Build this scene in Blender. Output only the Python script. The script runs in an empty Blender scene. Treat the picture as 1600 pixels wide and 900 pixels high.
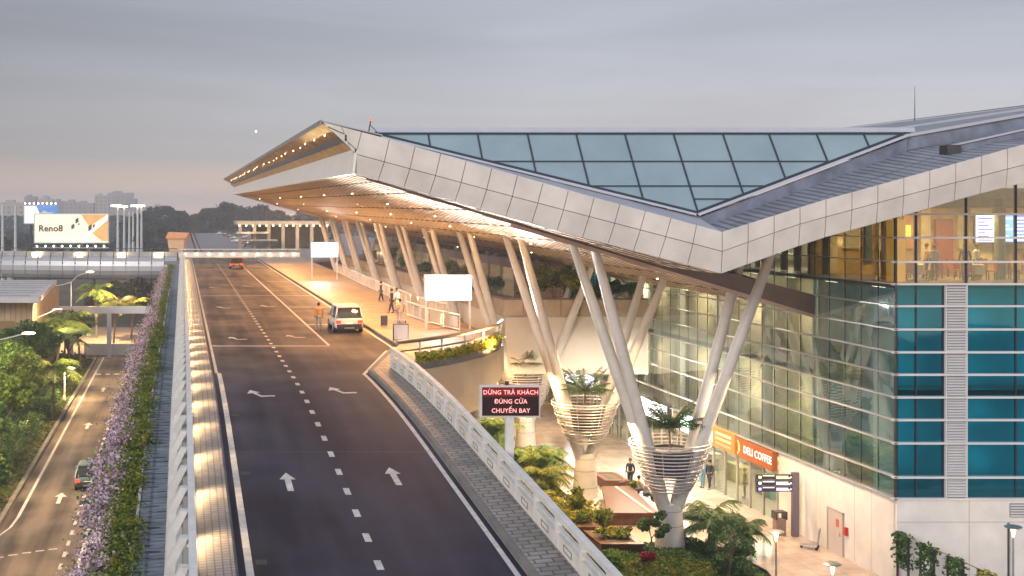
import bpy, bmesh, math, random
import numpy as np
from mathutils import Vector, Matrix
R = math.radians
rnd = random.Random(7)
scene = bpy.context.scene
C = scene.collection

# ------------------------------------------------------------------ camera
# site frame: u = across the road, v = along it, z = up. The road runs 15 deg left of the camera's axis.
KS, SV = 0.321875, 1.2
def W(u, v, z): return Vector((u - KS * v, SV * v, z))
ROT = math.atan2(KS, SV)                 # heading of the road
cam_d = bpy.data.cameras.new('camera'); cam = bpy.data.objects.new('camera', cam_d); C.objects.link(cam)
cam.location = (0, 0, 17); cam.rotation_euler = (R(90), 0, 0)
cam_d.sensor_width = 36; cam_d.lens = 43.2; cam_d.shift_y = -0.075
cam_d.clip_start = 0.5; cam_d.clip_end = 9000
scene.camera = cam

# ------------------------------------------------------------------ world: overcast dusk
SUN_EL, SUN_AZ = R(20), R(215)           # low, behind the camera and to its left
w = bpy.data.worlds.new('World'); scene.world = w; w.use_nodes = True
nt = w.node_tree; N = nt.nodes; L = nt.links; N.clear()
def sl(c): # srgb 0-255 to linear
    return tuple(((x/255)/12.92 if x/255 <= .04045 else ((x/255+.055)/1.055)**2.4) for x in c) + (1,)
tc = N.new('ShaderNodeTexCoord'); sep = N.new('ShaderNodeSeparateXYZ'); L.new(tc.outputs['Generated'], sep.inputs[0])
mp = N.new('ShaderNodeMapping'); mp.inputs['Scale'].default_value = (2.2, 2.2, 26); L.new(tc.outputs['Generated'], mp.inputs[0])
nz = N.new('ShaderNodeTexNoise'); nz.inputs['Scale'].default_value = 1.3; nz.inputs['Detail'].default_value = 5; nz.inputs['Roughness'].default_value = .5
nz.inputs['Distortion'].default_value = .5
L.new(mp.outputs[0], nz.inputs['Vector'])
def wmath(op, a, b, c=None, clamp=False):
    m = N.new('ShaderNodeMath'); m.operation = op; m.use_clamp = clamp
    for i, x in enumerate((a, b, c)):
        if x is None: continue
        if isinstance(x, (int, float)): m.inputs[i].default_value = x
        else: L.new(x, m.inputs[i])
    return m.outputs[0]
elev = wmath('ADD', sep.outputs['Z'], wmath('MULTIPLY', wmath('SUBTRACT', nz.outputs['Fac'], .5), .03))
ramp = N.new('ShaderNodeValToRGB'); L.new(wmath('MULTIPLY', elev, 3.0, clamp=True), ramp.inputs[0])
el = ramp.color_ramp.elements
el[0].position = 0.0; el[0].color = sl((234, 194, 156))
el[1].position = 1.0; el[1].color = sl((160, 165, 178))
for p_, c_ in ((.07, (214, 186, 162)), (.13, (172, 166, 166)), (.26, (168, 168, 173)), (.4, (156, 159, 168)), (.55, (148, 152, 163))):
    e = el.new(p_); e.color = sl(c_)
# darker bank of cloud to the left, paler to the right
lr = N.new('ShaderNodeMapRange'); lr.inputs['From Min'].default_value = -.42; lr.inputs['From Max'].default_value = .02
lr.inputs['To Min'].default_value = .64; lr.inputs['To Max'].default_value = 1.0; L.new(sep.outputs['X'], lr.inputs['Value'])
lowfac = N.new('ShaderNodeMapRange'); lowfac.inputs['From Min'].default_value = .0; lowfac.inputs['From Max'].default_value = .045
lowfac.inputs['To Min'].default_value = 1; lowfac.inputs['To Max'].default_value = 0; L.new(sep.outputs['Z'], lowfac.inputs['Value'])
lrf = wmath('MAXIMUM', lr.outputs[0], wmath('MULTIPLY', lowfac.outputs[0], .97))
streak = wmath('ADD', wmath('MULTIPLY', nz.outputs['Fac'], .5), .75)
# the after-glow of the set sun is behind the camera
back = N.new('ShaderNodeMapRange'); back.interpolation_type = 'SMOOTHSTEP'
back.inputs['From Min'].default_value = .25; back.inputs['From Max'].default_value = -.85
back.inputs['To Min'].default_value = 1; back.inputs['To Max'].default_value = 1.75; L.new(sep.outputs['Y'], back.inputs['Value'])
tot = wmath('MULTIPLY', wmath('MULTIPLY', lrf, streak), back.outputs[0])
vm = N.new('ShaderNodeVectorMath'); vm.operation = 'SCALE'; L.new(ramp.outputs[0], vm.inputs[0]); L.new(tot, vm.inputs['Scale'])
bg1 = N.new('ShaderNodeBackground'); L.new(vm.outputs[0], bg1.inputs[0]); bg1.inputs[1].default_value = 1.02
sky = N.new('ShaderNodeTexSky'); sky.sky_type = 'NISHITA'; sky.sun_disc = False; sky.sun_elevation = SUN_EL; sky.sun_rotation = SUN_AZ
bg2 = N.new('ShaderNodeBackground'); L.new(sky.outputs[0], bg2.inputs[0]); bg2.inputs[1].default_value = .004
ad = N.new('ShaderNodeAddShader'); L.new(bg1.outputs[0], ad.inputs[0]); L.new(bg2.outputs[0], ad.inputs[1])
wo = N.new('ShaderNodeOutputWorld'); L.new(ad.outputs[0], wo.inputs['Surface'])

sd = bpy.data.lights.new('sun', 'SUN'); sun = bpy.data.objects.new('sun', sd); C.objects.link(sun)
sd.energy = 1.3; sd.angle = R(18); sd.color = (1, .93, .85)
sdir = Vector((math.sin(SUN_AZ)*math.cos(SUN_EL), math.cos(SUN_AZ)*math.cos(SUN_EL), math.sin(SUN_EL)))
sun.rotation_euler = (-sdir).to_track_quat('-Z', 'Y').to_euler()

vs = scene.view_settings; vs.view_transform = 'Standard'; vs.look = 'None'; vs.gamma = 1; vs.use_curve_mapping = False
vs.exposure = 0.5
scene.render.engine = 'CYCLES'
cy = scene.cycles
cy.use_denoising = True
try: cy.denoiser = 'OPENIMAGEDENOISE'
except Exception: pass
cy.max_bounces = 6; cy.diffuse_bounces = 3; cy.glossy_bounces = 3; cy.transmission_bounces = 4
cy.transparent_max_bounces = 12; cy.volume_bounces = 0; cy.caustics_reflective = False; cy.caustics_refractive = False
cy.sample_clamp_indirect = 4; cy.sample_clamp_direct = 0
cy.use_light_tree = True

def lamp(kind, loc, energy, color=(1, .72, .42), size=.3, to=None, spot=None, name='lamp_light', size_y=None):
    d = bpy.data.lights.new(name, kind); o = bpy.data.objects.new(name, d); C.objects.link(o)
    d.energy = energy; d.color = color; o.location = loc
    if kind == 'AREA':
        d.size = size
        if size_y: d.shape = 'RECTANGLE'; d.size_y = size_y
    else: d.shadow_soft_size = size
    if kind == 'SPOT': d.spot_size = R(spot or 120); d.spot_blend = .8
    if to is not None: o.rotation_euler = (Vector(to) - Vector(loc)).to_track_quat('-Z', 'Y').to_euler()
    return o

# ------------------------------------------------------------------ materials
MATS = {}
def mat(name, col, rough=.6, metal=0, var=.12, vscale=1.5, bump=0, bscale=20, emit=None, estr=0, spec=.5, coord='Object', col2=None, alpha=None, trans=0):
    if name in MATS: return MATS[name]
    m = bpy.data.materials.new(name); m.use_nodes = True
    n = m.node_tree.nodes; l = m.node_tree.links; b = n['Principled BSDF']
    c = tuple(col[:3]) + (1,)
    b.inputs['Roughness'].default_value = rough; b.inputs['Metallic'].default_value = metal
    b.inputs['Specular IOR Level'].default_value = spec
    t = n.new('ShaderNodeTexCoord')
    if var or col2:
        z = n.new('ShaderNodeTexNoise'); z.inputs['Scale'].default_value = vscale; z.inputs['Detail'].default_value = 6; z.inputs['Roughness'].default_value = .6
        l.new(t.outputs[coord], z.inputs['Vector'])
        mx = n.new('ShaderNodeMix'); mx.data_type = 'RGBA'
        r = n.new('ShaderNodeMapRange'); r.inputs['From Min'].default_value = .3; r.inputs['From Max'].default_value = .7
        l.new(z.outputs['Fac'], r.inputs['Value']); l.new(r.outputs[0], mx.inputs['Factor'])
        mx.inputs['A'].default_value = tuple(x*(1-var) for x in c[:3]) + (1,)
        mx.inputs['B'].default_value = (tuple(min(1, x*(1+var)) for x in c[:3]) + (1,)) if col2 is None else tuple(col2[:3]) + (1,)
        l.new(mx.outputs['Result'], b.inputs['Base Color'])
        m['colnode'] = mx.name
    else: b.inputs['Base Color'].default_value = c
    if bump:
        z2 = n.new('ShaderNodeTexNoise'); z2.inputs['Scale'].default_value = bscale; z2.inputs['Detail'].default_value = 4
        l.new(t.outputs[coord], z2.inputs['Vector'])
        bp = n.new('ShaderNodeBump'); bp.inputs['Strength'].default_value = bump; bp.inputs['Distance'].default_value = .02
        l.new(z2.outputs['Fac'], bp.inputs['Height']); l.new(bp.outputs[0], b.inputs['Normal'])
    if emit: b.inputs['Emission Color'].default_value = tuple(emit[:3]) + (1,); b.inputs['Emission Strength'].default_value = estr
    if trans: b.inputs['Transmission Weight'].default_value = trans
    MATS[name] = m; return m
def emis(name, col, strength):
    return mat(name, (0.02, .02, .02), .5, var=0, emit=col, estr=strength)

def road_coord(n, l, scale=1.0):
    """object coordinates turned so that X runs across the road and Y along it"""
    t = n.new('ShaderNodeTexCoord'); mp = n.new('ShaderNodeMapping'); mp.vector_type = 'POINT'
    mp.inputs['Rotation'].default_value = (0, 0, -ROT); mp.inputs['Scale'].default_value = (scale,)*3
    l.new(t.outputs['Object'], mp.inputs[0]); return mp.outputs[0]

def brick_mat(name, c1, c2, mortar, bw, bh, msize=.02, rough=.6, offset=.5, spec=.5, bump=.3, rot=None, dirt=.25):
    m = bpy.data.materials.new(name); m.use_nodes = True
    n = m.node_tree.nodes; l = m.node_tree.links; b = n['Principled BSDF']
    v = road_coord(n, l)
    if rot:
        mm = n.new('ShaderNodeMapping'); mm.inputs['Rotation'].default_value = rot; l.new(v, mm.inputs[0]); v = mm.outputs[0]
    br = n.new('ShaderNodeTexBrick'); br.inputs['Scale'].default_value = 1; br.offset = offset
    br.inputs['Color1'].default_value = tuple(c1)+(1,); br.inputs['Color2'].default_value = tuple(c2)+(1,); br.inputs['Mortar'].default_value = tuple(mortar)+(1,)
    br.inputs['Mortar Size'].default_value = msize; br.inputs['Brick Width'].default_value = bw; br.inputs['Row Height'].default_value = bh
    l.new(v, br.inputs['Vector'])
    z = n.new('ShaderNodeTexNoise'); z.inputs['Scale'].default_value = .8; z.inputs['Detail'].default_value = 7; l.new(v, z.inputs['Vector'])
    r = n.new('ShaderNodeMapRange'); r.inputs['From Min'].default_value = .3; r.inputs['From Max'].default_value = .7
    r.inputs['To Min'].default_value = 1-dirt; r.inputs['To Max'].default_value = 1+dirt*.6; l.new(z.outputs['Fac'], r.inputs['Value'])
    vm = n.new('ShaderNodeVectorMath'); vm.operation = 'SCALE'; l.new(br.outputs['Color'], vm.inputs[0]); l.new(r.outputs[0], vm.inputs['Scale'])
    l.new(vm.outputs[0], b.inputs['Base Color'])
    b.inputs['Roughness'].default_value = rough; b.inputs['Specular IOR Level'].default_value = spec
    bp = n.new('ShaderNodeBump'); bp.inputs['Strength'].default_value = bump; bp.inputs['Distance'].default_value = .01; bp.invert = True
    l.new(br.outputs['Fac'], bp.inputs['Height']); l.new(bp.outputs[0], b.inputs['Normal'])
    MATS[name] = m; return m

def asphalt_mat(name, c1, c2, rough=.5, far=None):
    m = bpy.data.materials.new(name); m.use_nodes = True
    n = m.node_tree.nodes; l = m.node_tree.links; b = n['Principled BSDF']
    v = road_coord(n, l)
    mp2 = n.new('ShaderNodeMapping'); mp2.inputs['Scale'].default_value = (1.1, .06, 1); l.new(v, mp2.inputs[0])
    z = n.new('ShaderNodeTexNoise'); z.inputs['Scale'].default_value = 1; z.inputs['Detail'].default_value = 5; l.new(mp2.outputs[0], z.inputs['Vector'])
    z3 = n.new('ShaderNodeTexNoise'); z3.inputs['Scale'].default_value = .22; z3.inputs['Detail'].default_value = 6; l.new(v, z3.inputs['Vector'])
    z4 = n.new('ShaderNodeTexNoise'); z4.inputs['Scale'].default_value = 45; z4.inputs['Detail'].default_value = 2; l.new(v, z4.inputs['Vector'])
    a = n.new('ShaderNodeMath'); a.operation = 'ADD'; l.new(z.outputs['Fac'], a.inputs[0]); l.new(z3.outputs['Fac'], a.inputs[1])
    r = n.new('ShaderNodeMapRange'); r.inputs['From Min'].default_value = .8; r.inputs['From Max'].default_value = 1.2; l.new(a.outputs[0], r.inputs['Value'])
    mx = n.new('ShaderNodeMix'); mx.data_type = 'RGBA'; mx.inputs['A'].default_value = tuple(c1)+(1,); mx.inputs['B'].default_value = tuple(c2)+(1,)
    l.new(r.outputs[0], mx.inputs['Factor'])
    if far: # paler colour farther up the deck: the spread of canopy light painted in
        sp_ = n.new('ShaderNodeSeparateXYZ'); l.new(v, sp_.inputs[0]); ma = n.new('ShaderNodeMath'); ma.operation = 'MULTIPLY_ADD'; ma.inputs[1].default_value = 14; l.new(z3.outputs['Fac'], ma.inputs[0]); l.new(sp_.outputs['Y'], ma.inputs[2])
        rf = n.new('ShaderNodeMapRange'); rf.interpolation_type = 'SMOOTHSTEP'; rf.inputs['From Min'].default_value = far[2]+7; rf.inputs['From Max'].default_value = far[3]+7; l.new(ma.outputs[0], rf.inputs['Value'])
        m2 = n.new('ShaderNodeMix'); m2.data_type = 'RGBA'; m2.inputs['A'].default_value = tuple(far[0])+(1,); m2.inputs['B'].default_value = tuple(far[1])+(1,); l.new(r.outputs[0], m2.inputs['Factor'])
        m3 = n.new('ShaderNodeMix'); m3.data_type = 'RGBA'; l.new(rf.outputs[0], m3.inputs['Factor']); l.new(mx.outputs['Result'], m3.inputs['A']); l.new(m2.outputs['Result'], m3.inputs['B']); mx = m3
    r4 = n.new('ShaderNodeMapRange'); r4.inputs['To Min'].default_value = .6; r4.inputs['To Max'].default_value = 1.35; l.new(z4.outputs['Fac'], r4.inputs['Value'])
    vm = n.new('ShaderNodeVectorMath'); vm.operation = 'SCALE'; l.new(mx.outputs['Result'], vm.inputs[0]); l.new(r4.outputs[0], vm.inputs['Scale'])
    l.new(vm.outputs[0], b.inputs['Base Color']); b.inputs['Roughness'].default_value = rough; b.inputs['Specular IOR Level'].default_value = .08
    bp = n.new('ShaderNodeBump'); bp.inputs['Strength'].default_value = .35; bp.inputs['Distance'].default_value = .01
    l.new(z4.outputs['Fac'], bp.inputs['Height']); l.new(bp.outputs[0], b.inputs['Normal'])
    MATS[name] = m; return m

def leaf_mat(name, dark, mid, light, vs_=1.2, rough=.55):
    m = bpy.data.materials.new(name); m.use_nodes = True
    n = m.node_tree.nodes; l = m.node_tree.links; b = n['Principled BSDF']; o = n['Material Output']
    t = n.new('ShaderNodeTexCoord')
    z = n.new('ShaderNodeTexNoise'); z.inputs['Scale'].default_value = vs_; z.inputs['Detail'].default_value = 3; l.new(t.outputs['Object'], z.inputs['Vector'])
    z2 = n.new('ShaderNodeTexWhiteNoise'); g = n.new('ShaderNodeVectorMath'); g.operation = 'SNAP'; g.inputs[1].default_value = (.12,)*3
    l.new(t.outputs['Object'], g.inputs[0]); l.new(g.outputs[0], z2.inputs['Vector'])
    a = n.new('ShaderNodeMath'); a.operation = 'MULTIPLY_ADD'; a.inputs[1].default_value = .35; l.new(z2.outputs['Value'], a.inputs[0]); l.new(z.outputs['Fac'], a.inputs[2])
    rp = n.new('ShaderNodeValToRGB'); l.new(a.outputs[0], rp.inputs[0])
    e = rp.color_ramp.elements; e[0].position = .42; e[0].color = tuple(dark)+(1,); e[1].position = .9; e[1].color = tuple(light)+(1,)
    k = e.new(.64); k.color = tuple(mid)+(1,)
    l.new(rp.outputs[0], b.inputs['Base Color']); b.inputs['Roughness'].default_value = rough; b.inputs['Specular IOR Level'].default_value = .3
    tr = n.new('ShaderNodeBsdfTranslucent'); l.new(rp.outputs[0], tr.inputs[0])
    ms = n.new('ShaderNodeMixShader'); ms.inputs[0].default_value = .3; l.new(b.outputs[0], ms.inputs[1]); l.new(tr.outputs[0], ms.inputs[2]); l.new(ms.outputs[0], o.inputs['Surface'])
    MATS[name] = m; return m

def glass_mat(name, tint, refl, rough=.03, gcol=(.9, .95, .95), wob=0, ior=1.5):
    m = bpy.data.materials.new(name); m.use_nodes = True
    n = m.node_tree.nodes; l = m.node_tree.links; o = n['Material Output']; n.remove(n['Principled BSDF'])
    t = n.new('ShaderNodeBsdfTransparent'); t.inputs[0].default_value = tuple(tint)+(1,)
    g = n.new('ShaderNodeBsdfGlossy'); g.inputs['Color'].default_value = tuple(gcol)+(1,); g.inputs['Roughness'].default_value = rough
    lw_ = n.new('ShaderNodeLayerWeight'); lw_.inputs['Blend'].default_value = .5; pw = n.new('ShaderNodeMath'); pw.operation = 'POWER'; pw.inputs[1].default_value = 4.2; l.new(lw_.outputs['Facing'], pw.inputs[0]); lw = n.new('ShaderNodeMath'); lw.operation = 'MULTIPLY_ADD'; lw.inputs[1].default_value = .9; lw.inputs[2].default_value = .05; l.new(pw.outputs[0], lw.inputs[0])
    a = n.new('ShaderNodeMath'); a.operation = 'ADD'; a.use_clamp = True; a.inputs[1].default_value = refl; l.new(lw.outputs[0], a.inputs[0])
    if wob:
        tc_ = n.new('ShaderNodeTexCoord'); z = n.new('ShaderNodeTexNoise'); z.inputs['Scale'].default_value = .35; z.inputs['Detail'].default_value = 1
        l.new(tc_.outputs['Object'], z.inputs['Vector'])
        bp = n.new('ShaderNodeBump'); bp.inputs['Strength'].default_value = wob; bp.inputs['Distance'].default_value = .3; l.new(z.outputs['Fac'], bp.inputs['Height']); l.new(bp.outputs[0], g.inputs['Normal'])
    x = n.new('ShaderNodeMixShader'); l.new(a.outputs[0], x.inputs[0]); l.new(t.outputs[0], x.inputs[1]); l.new(g.outputs[0], x.inputs[2]); l.new(x.outputs[0], o.inputs['Surface'])
    MATS[name] = m; return m

# ------------------------------------------------------------------ mesh helpers
class MB:
    def __init__(s): s.v = []; s.f = []
    def add(s, vs_, fs):
        k = len(s.v); s.v += [tuple(x) for x in vs_]; s.f += [tuple(i + k for i in f) for f in fs]; return s
    def hexa(s, p): # p: 4 bottom, 4 top
        return s.add(p, [(3,2,1,0),(4,5,6,7),(0,1,5,4),(1,2,6,5),(2,3,7,6),(3,0,4,7)])
    def box(s, x0, x1, y0, y1, z0, z1):
        return s.hexa([(x0,y0,z0),(x1,y0,z0),(x1,y1,z0),(x0,y1,z0),(x0,y0,z1),(x1,y0,z1),(x1,y1,z1),(x0,y1,z1)])
    def ubox(s, u0, u1, v0, v1, z0, z1, za=None, zb=None):
        """box in the site frame; za/zb replace z0/z1 at v1 for sloped pieces"""
        za = z0 if za is None else za; zb = z1 if zb is None else zb
        return s.hexa([W(u0,v0,z0),W(u1,v0,z0),W(u1,v1,za),W(u0,v1,za),W(u0,v0,z1),W(u1,v0,z1),W(u1,v1,zb),W(u0,v1,zb)])
    def poly(s, pts): return s.add(pts, [tuple(range(len(pts)))])
    def slab(s, pts, d): # extrude polygon by vector d
        n = len(pts); d = Vector(d); a = [Vector(p) for p in pts]; b = [p + d for p in a]
        return s.add(a + b, [tuple(reversed(range(n))), tuple(range(n, 2*n))] + [(i, (i+1) % n, n+(i+1) % n, n+i) for i in range(n)])
    def tube(s, pts, rs, n=8, cap=True):
        pts = [Vector(p) for p in pts]
        if isinstance(rs, (int, float)): rs = [rs]*len(pts)
        k0 = len(s.v); up = Vector((0, 0, 1))
        for i, p in enumerate(pts):
            d = (pts[min(i+1, len(pts)-1)] - pts[max(i-1, 0)]).normalized()
            a = d.cross(up if abs(d.z) < .95 else Vector((1, 0, 0))).normalized(); b = d.cross(a)
            for j in range(n):
                t = 2*math.pi*j/n; s.v.append(tuple(p + (a*math.cos(t) + b*math.sin(t))*rs[i]))
        for i in range(len(pts)-1):
            for j in range(n):
                s.f.append((k0+i*n+j, k0+i*n+(j+1) % n, k0+(i+1)*n+(j+1) % n, k0+(i+1)*n+j))
        if cap:
            s.f.append(tuple(k0+j for j in range(n))); s.f.append(tuple(k0+(len(pts)-1)*n+j for j in reversed(range(n))))
        return s
    def lathe(s, prof, c=(0, 0, 0), n=20): # prof: (r, z)
        k0 = len(s.v)
        for r, z in prof:
            for j in range(n):
                t = 2*math.pi*j/n; s.v.append((c[0]+r*math.cos(t), c[1]+r*math.sin(t), c[2]+z))
        for i in range(len(prof)-1):
            for j in range(n): s.f.append((k0+i*n+j, k0+i*n+(j+1) % n, k0+(i+1)*n+(j+1) % n, k0+(i+1)*n+j))
        s.f.append(tuple(k0+j for j in reversed(range(n)))); s.f.append(tuple(k0+(len(prof)-1)*n+j for j in range(n)))
        return s
    def torus(s, c, r, t, n=28, m=6, pts=None):
        k0 = len(s.v)
        for i in range(n):
            a = 2*math.pi*i/n
            for j in range(m):
                b = 2*math.pi*j/m; rr = r + t*math.cos(b)
                s.v.append((c[0]+rr*math.cos(a), c[1]+rr*math.sin(a), c[2]+t*math.sin(b)))
        for i in range(n):
            for j in range(m):
                s.f.append((k0+i*m+j, k0+((i+1) % n)*m+j, k0+((i+1) % n)*m+(j+1) % m, k0+i*m+(j+1) % m))
        return s
    def ball(s, c, r, n=10, m=7, sc=(1, 1, 1)):
        prof = [(max(1e-3, math.sin(math.pi*i/(m-1)))*r, -math.cos(math.pi*i/(m-1))*r) for i in range(m)]
        k0 = len(s.v); s.lathe(prof, (0, 0, 0), n)
        for i in range(k0, len(s.v)):
            x, y, z = s.v[i]; s.v[i] = (c[0]+x*sc[0], c[1]+y*sc[1], c[2]+z*sc[2])
        return s
    def build(s, name, m, parent=None, smooth=False, bevel=0, world=False):
        """world=True: coordinates are world ones even though the thing has a parent"""
        me = bpy.data.meshes.new(name)
        if world and parent is not None:
            r = parent
            while r.parent: r = r.parent
            inv = r.matrix_basis.inverted(); vv = [inv @ Vector(p) for p in s.v]
        else: vv = s.v
        me.from_pydata([tuple(p) for p in vv], [], s.f); me.update()
        if isinstance(m, (list, tuple)):
            for q in m: me.materials.append(q)
        else: me.materials.append(m)
        if smooth: me.polygons.foreach_set('use_smooth', [True]*len(me.polygons))
        o = bpy.data.objects.new(name, me); C.objects.link(o)
        if parent is not None: o.parent = parent
        if bevel:
            b = o.modifiers.new('bevel', 'BEVEL'); b.width = bevel; b.segments = 2; b.limit_method = 'ANGLE'; b.angle_limit = R(40)
        if smooth and hasattr(me, 'set_sharp_from_angle'):
            me.set_sharp_from_angle(angle=R(45))
        return o

def thing(name, label, cat, loc=(0, 0, 0), rz=0, group=None):
    o = bpy.data.objects.new(name, None); C.objects.link(o); o.empty_display_size = .3
    o.location = loc; o.rotation_euler = (0, 0, rz); o['label'] = label; o['category'] = cat
    if group: o['group'] = group
    o.matrix_basis = Matrix.Translation(Vector(loc)) @ Matrix.Rotation(rz, 4, 'Z')
    return o
def tag(o, label, cat, group=None):
    o['label'] = label; o['category'] = cat
    if group: o['group'] = group
    return o
def struct(o): o['kind'] = 'structure'; return o
def stuff(o, label=None, cat=None):
    o['kind'] = 'stuff'
    if label: o['label'] = label; o['category'] = cat
    return o
CH = {}
def copy_tree(o, parent=None):
    c = o.copy(); C.objects.link(c)
    if parent is not None: c.parent = parent
    for ch in [x for x in list(o.children)]: copy_tree(ch, c)
    return c
def copy_thing(o, loc, rz, label, group=None, scale=1):
    c = copy_tree(o); c.location = loc; c.rotation_euler = (0, 0, rz); c.scale = (scale,)*3
    c['label'] = label
    if group: c['group'] = group
    return c
def center_origin(o):
    """world-built single mesh: put its origin at the centre of its foot"""
    vs_ = [v.co for v in o.data.vertices]
    c = Vector(((min(v.x for v in vs_)+max(v.x for v in vs_))/2, (min(v.y for v in vs_)+max(v.y for v in vs_))/2, min(v.z for v in vs_)))
    for v in o.data.vertices: v.co -= c
    o.location = c; return o

def text_mesh(name, s, size, m, parent, loc, rot, extr=.01, align='CENTER', bold=0, sx=1):
    cu = bpy.data.curves.new(name, 'FONT'); cu.body = s; cu.size = size; cu.align_x = align; cu.align_y = 'CENTER'; cu.extrude = extr; cu.offset = bold; cu.space_character = 1.05
    cu.resolution_u = 3
    t = bpy.data.objects.new(name, cu); C.objects.link(t)
    dg = bpy.context.evaluated_depsgraph_get(); me = bpy.data.meshes.new_from_object(t.evaluated_get(dg))
    bpy.data.objects.remove(t); bpy.data.curves.remove(cu)
    me.materials.clear(); me.materials.append(m)
    mx = Matrix.Translation(Vector(loc)) @ Matrix(rot).to_4x4() @ Matrix.Diagonal((sx, 1, 1, 1))
    me.transform(mx)
    o = bpy.data.objects.new(name, me); C.objects.link(o)
    if parent is not None: o.parent = parent
    return o
FACE_CAM = Matrix(((1, 0, 0), (0, 0, -1), (0, 1, 0)))   # text upright, read from -Y

# foliage ---------------------------------------------------------
def leaf_quads(cen, size, seed=0, droop=0.0, aspect=1.7):
    rg = np.random.default_rng(seed); n = len(cen); cen = np.asarray(cen, float)
    a = rg.normal(size=(n, 3)); a[:, 2] = a[:, 2]*.6 - droop; a /= np.linalg.norm(a, axis=1)[:, None]
    b = np.cross(a, rg.normal(size=(n, 3))); b /= np.linalg.norm(b, axis=1)[:, None]
    s = (size*(.6+.8*rg.random(n)))[:, None]
    v = np.stack([cen - a*s*aspect/2, cen + b*s/2, cen + a*s*aspect/2, cen - b*s/2], 1).reshape(-1, 3)
    return v, n
def mesh_from_quads(name, v, n, m):
    me = bpy.data.meshes.new(name)
    me.vertices.add(4*n); me.vertices.foreach_set('co', v.ravel())
    me.loops.add(4*n); me.loops.foreach_set('vertex_index', np.arange(4*n))
    me.polygons.add(n); me.polygons.foreach_set('loop_start', np.arange(n)*4)
    try: me.polygons.foreach_set('loop_total', np.full(n, 4))
    except Exception: pass
    me.update(); me.validate(); me.materials.append(m)
    return me
def clump_points(clumps, per, rg):
    out = []
    for (c, r) in clumps:
        d = rg.normal(size=(per, 3)); d /= np.linalg.norm(d, axis=1)[:, None]
        rad = r*(rg.random(per)**.45)
        out.append(np.array(c) + d*rad[:, None]*np.array([1, 1, .75]))
    return np.concatenate(out)
def make_tree(name, label, cat, loc, h, cr, lm, tm, seed=0, nclump=26, per=260, leaf=.16, trunk_frac=.35, group=None, squash=.8, rt=.13):
    rg = np.random.default_rng(seed); rr = random.Random(seed)
    t = thing(name, label, cat, loc, 0, group)
    cz = h - cr*squash; clumps = []; tb = MB()
    lean = Vector((rr.uniform(-.1, .1)*h*.3, rr.uniform(-.1, .1)*h*.3, 0))
    top = Vector((0, 0, h*trunk_frac)) + lean
    tb.tube([(0, 0, -.1), tuple(top*.5), tuple(top)], [rt*1.25, rt, rt*.85], 8)
    for i in range(nclump):
        d = Vector(rg.normal(size=3)); d.normalize()
        if d.z < -.45: d.z *= -.5
        q = rr.uniform(.45, 1.0)
        c = Vector((d.x*cr*q, d.y*cr*q, cz + d.z*cr*squash*q)) + lean
        clumps.append((tuple(c), cr*rr.uniform(.22, .4)))
        if i % 3 == 0: tb.tube([tuple(top*.93), tuple(top.lerp(c, .5)+Vector((0, 0, .1*h*rr.random()))), tuple(c)], [rt*.5, rt*.3, rt*.1], 5, cap=False)
    tb.build('trunk', tm, t, smooth=True)
    v, n = leaf_quads(clump_points(clumps, per, rg), leaf, seed)
    o = bpy.data.objects.new('crown', mesh_from_quads('crown', v, n, lm)); C.objects.link(o); o.parent = t
    return t
def make_palm(name, label, loc, h, fl, nf, lm, tm, seed=0, group=None, rt=.12, stems=1, leaf_w=.05, cat='palm', spread=.5, per=22):
    rr = random.Random(seed); t = thing(name, label, cat, loc, 0, group)
    tb = MB(); vs_, fs = [], []
    for s_ in range(stems):
        bx = Vector((rr.uniform(-.35, .35), rr.uniform(-.35, .35), 0)) if stems > 1 else Vector((0, 0, 0))
        hh = h*rr.uniform(.6, 1) if stems > 1 else h
        tip = bx + Vector((rr.uniform(-.15, .15)*hh, rr.uniform(-.15, .15)*hh, hh))
        tb.tube([bx, bx.lerp(tip, .5), tip], [rt, rt*.8, rt*.65], 7)
        for k in range(nf):
            az = 2*math.pi*k/nf + rr.uniform(-.25, .25); el_ = rr.uniform(.15, 1.25)
            d = Vector((math.cos(az), math.sin(az), 0)); ln = fl*rr.uniform(.75, 1.1)
            pts = []
            for q in range(per+1):
                x = q/per; rise = math.sin(el_)*x - spread*1.5*x*x
                pts.append(tip + d*(ln*(x*math.cos(el_*.6))) + Vector((0, 0, ln*rise)))
            side = Vector((-d.y, d.x, 0))
            for q in range(1, per):
                p = pts[q]; x = q/per; l_ = ln*.34*math.sin(math.pi*min(1, x*.9+.12)); fw = (pts[q+1]-pts[q-1]).normalized()
                for sg in (-1, 1):
                    e = p + side*sg*l_*.85 + fw*l_*.35 + Vector((0, 0, -l_*.45*rr.uniform(.5, 1.3)))
                    k0 = len(vs_); wv = fw*leaf_w
                    vs_ += [tuple(p-wv), tuple(p+wv), tuple(e+wv*.2), tuple(e-wv*.2)]; fs.append((k0, k0+1, k0+2, k0+3))
            tb.tube(pts[::4], [.025]*len(pts[::4]), 4, cap=False)
    tb.build('trunk', tm, t, smooth=True)
    c = MB(); c.v = vs_; c.f = fs; c.build('frond_crown', lm, t)
    return t
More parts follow.
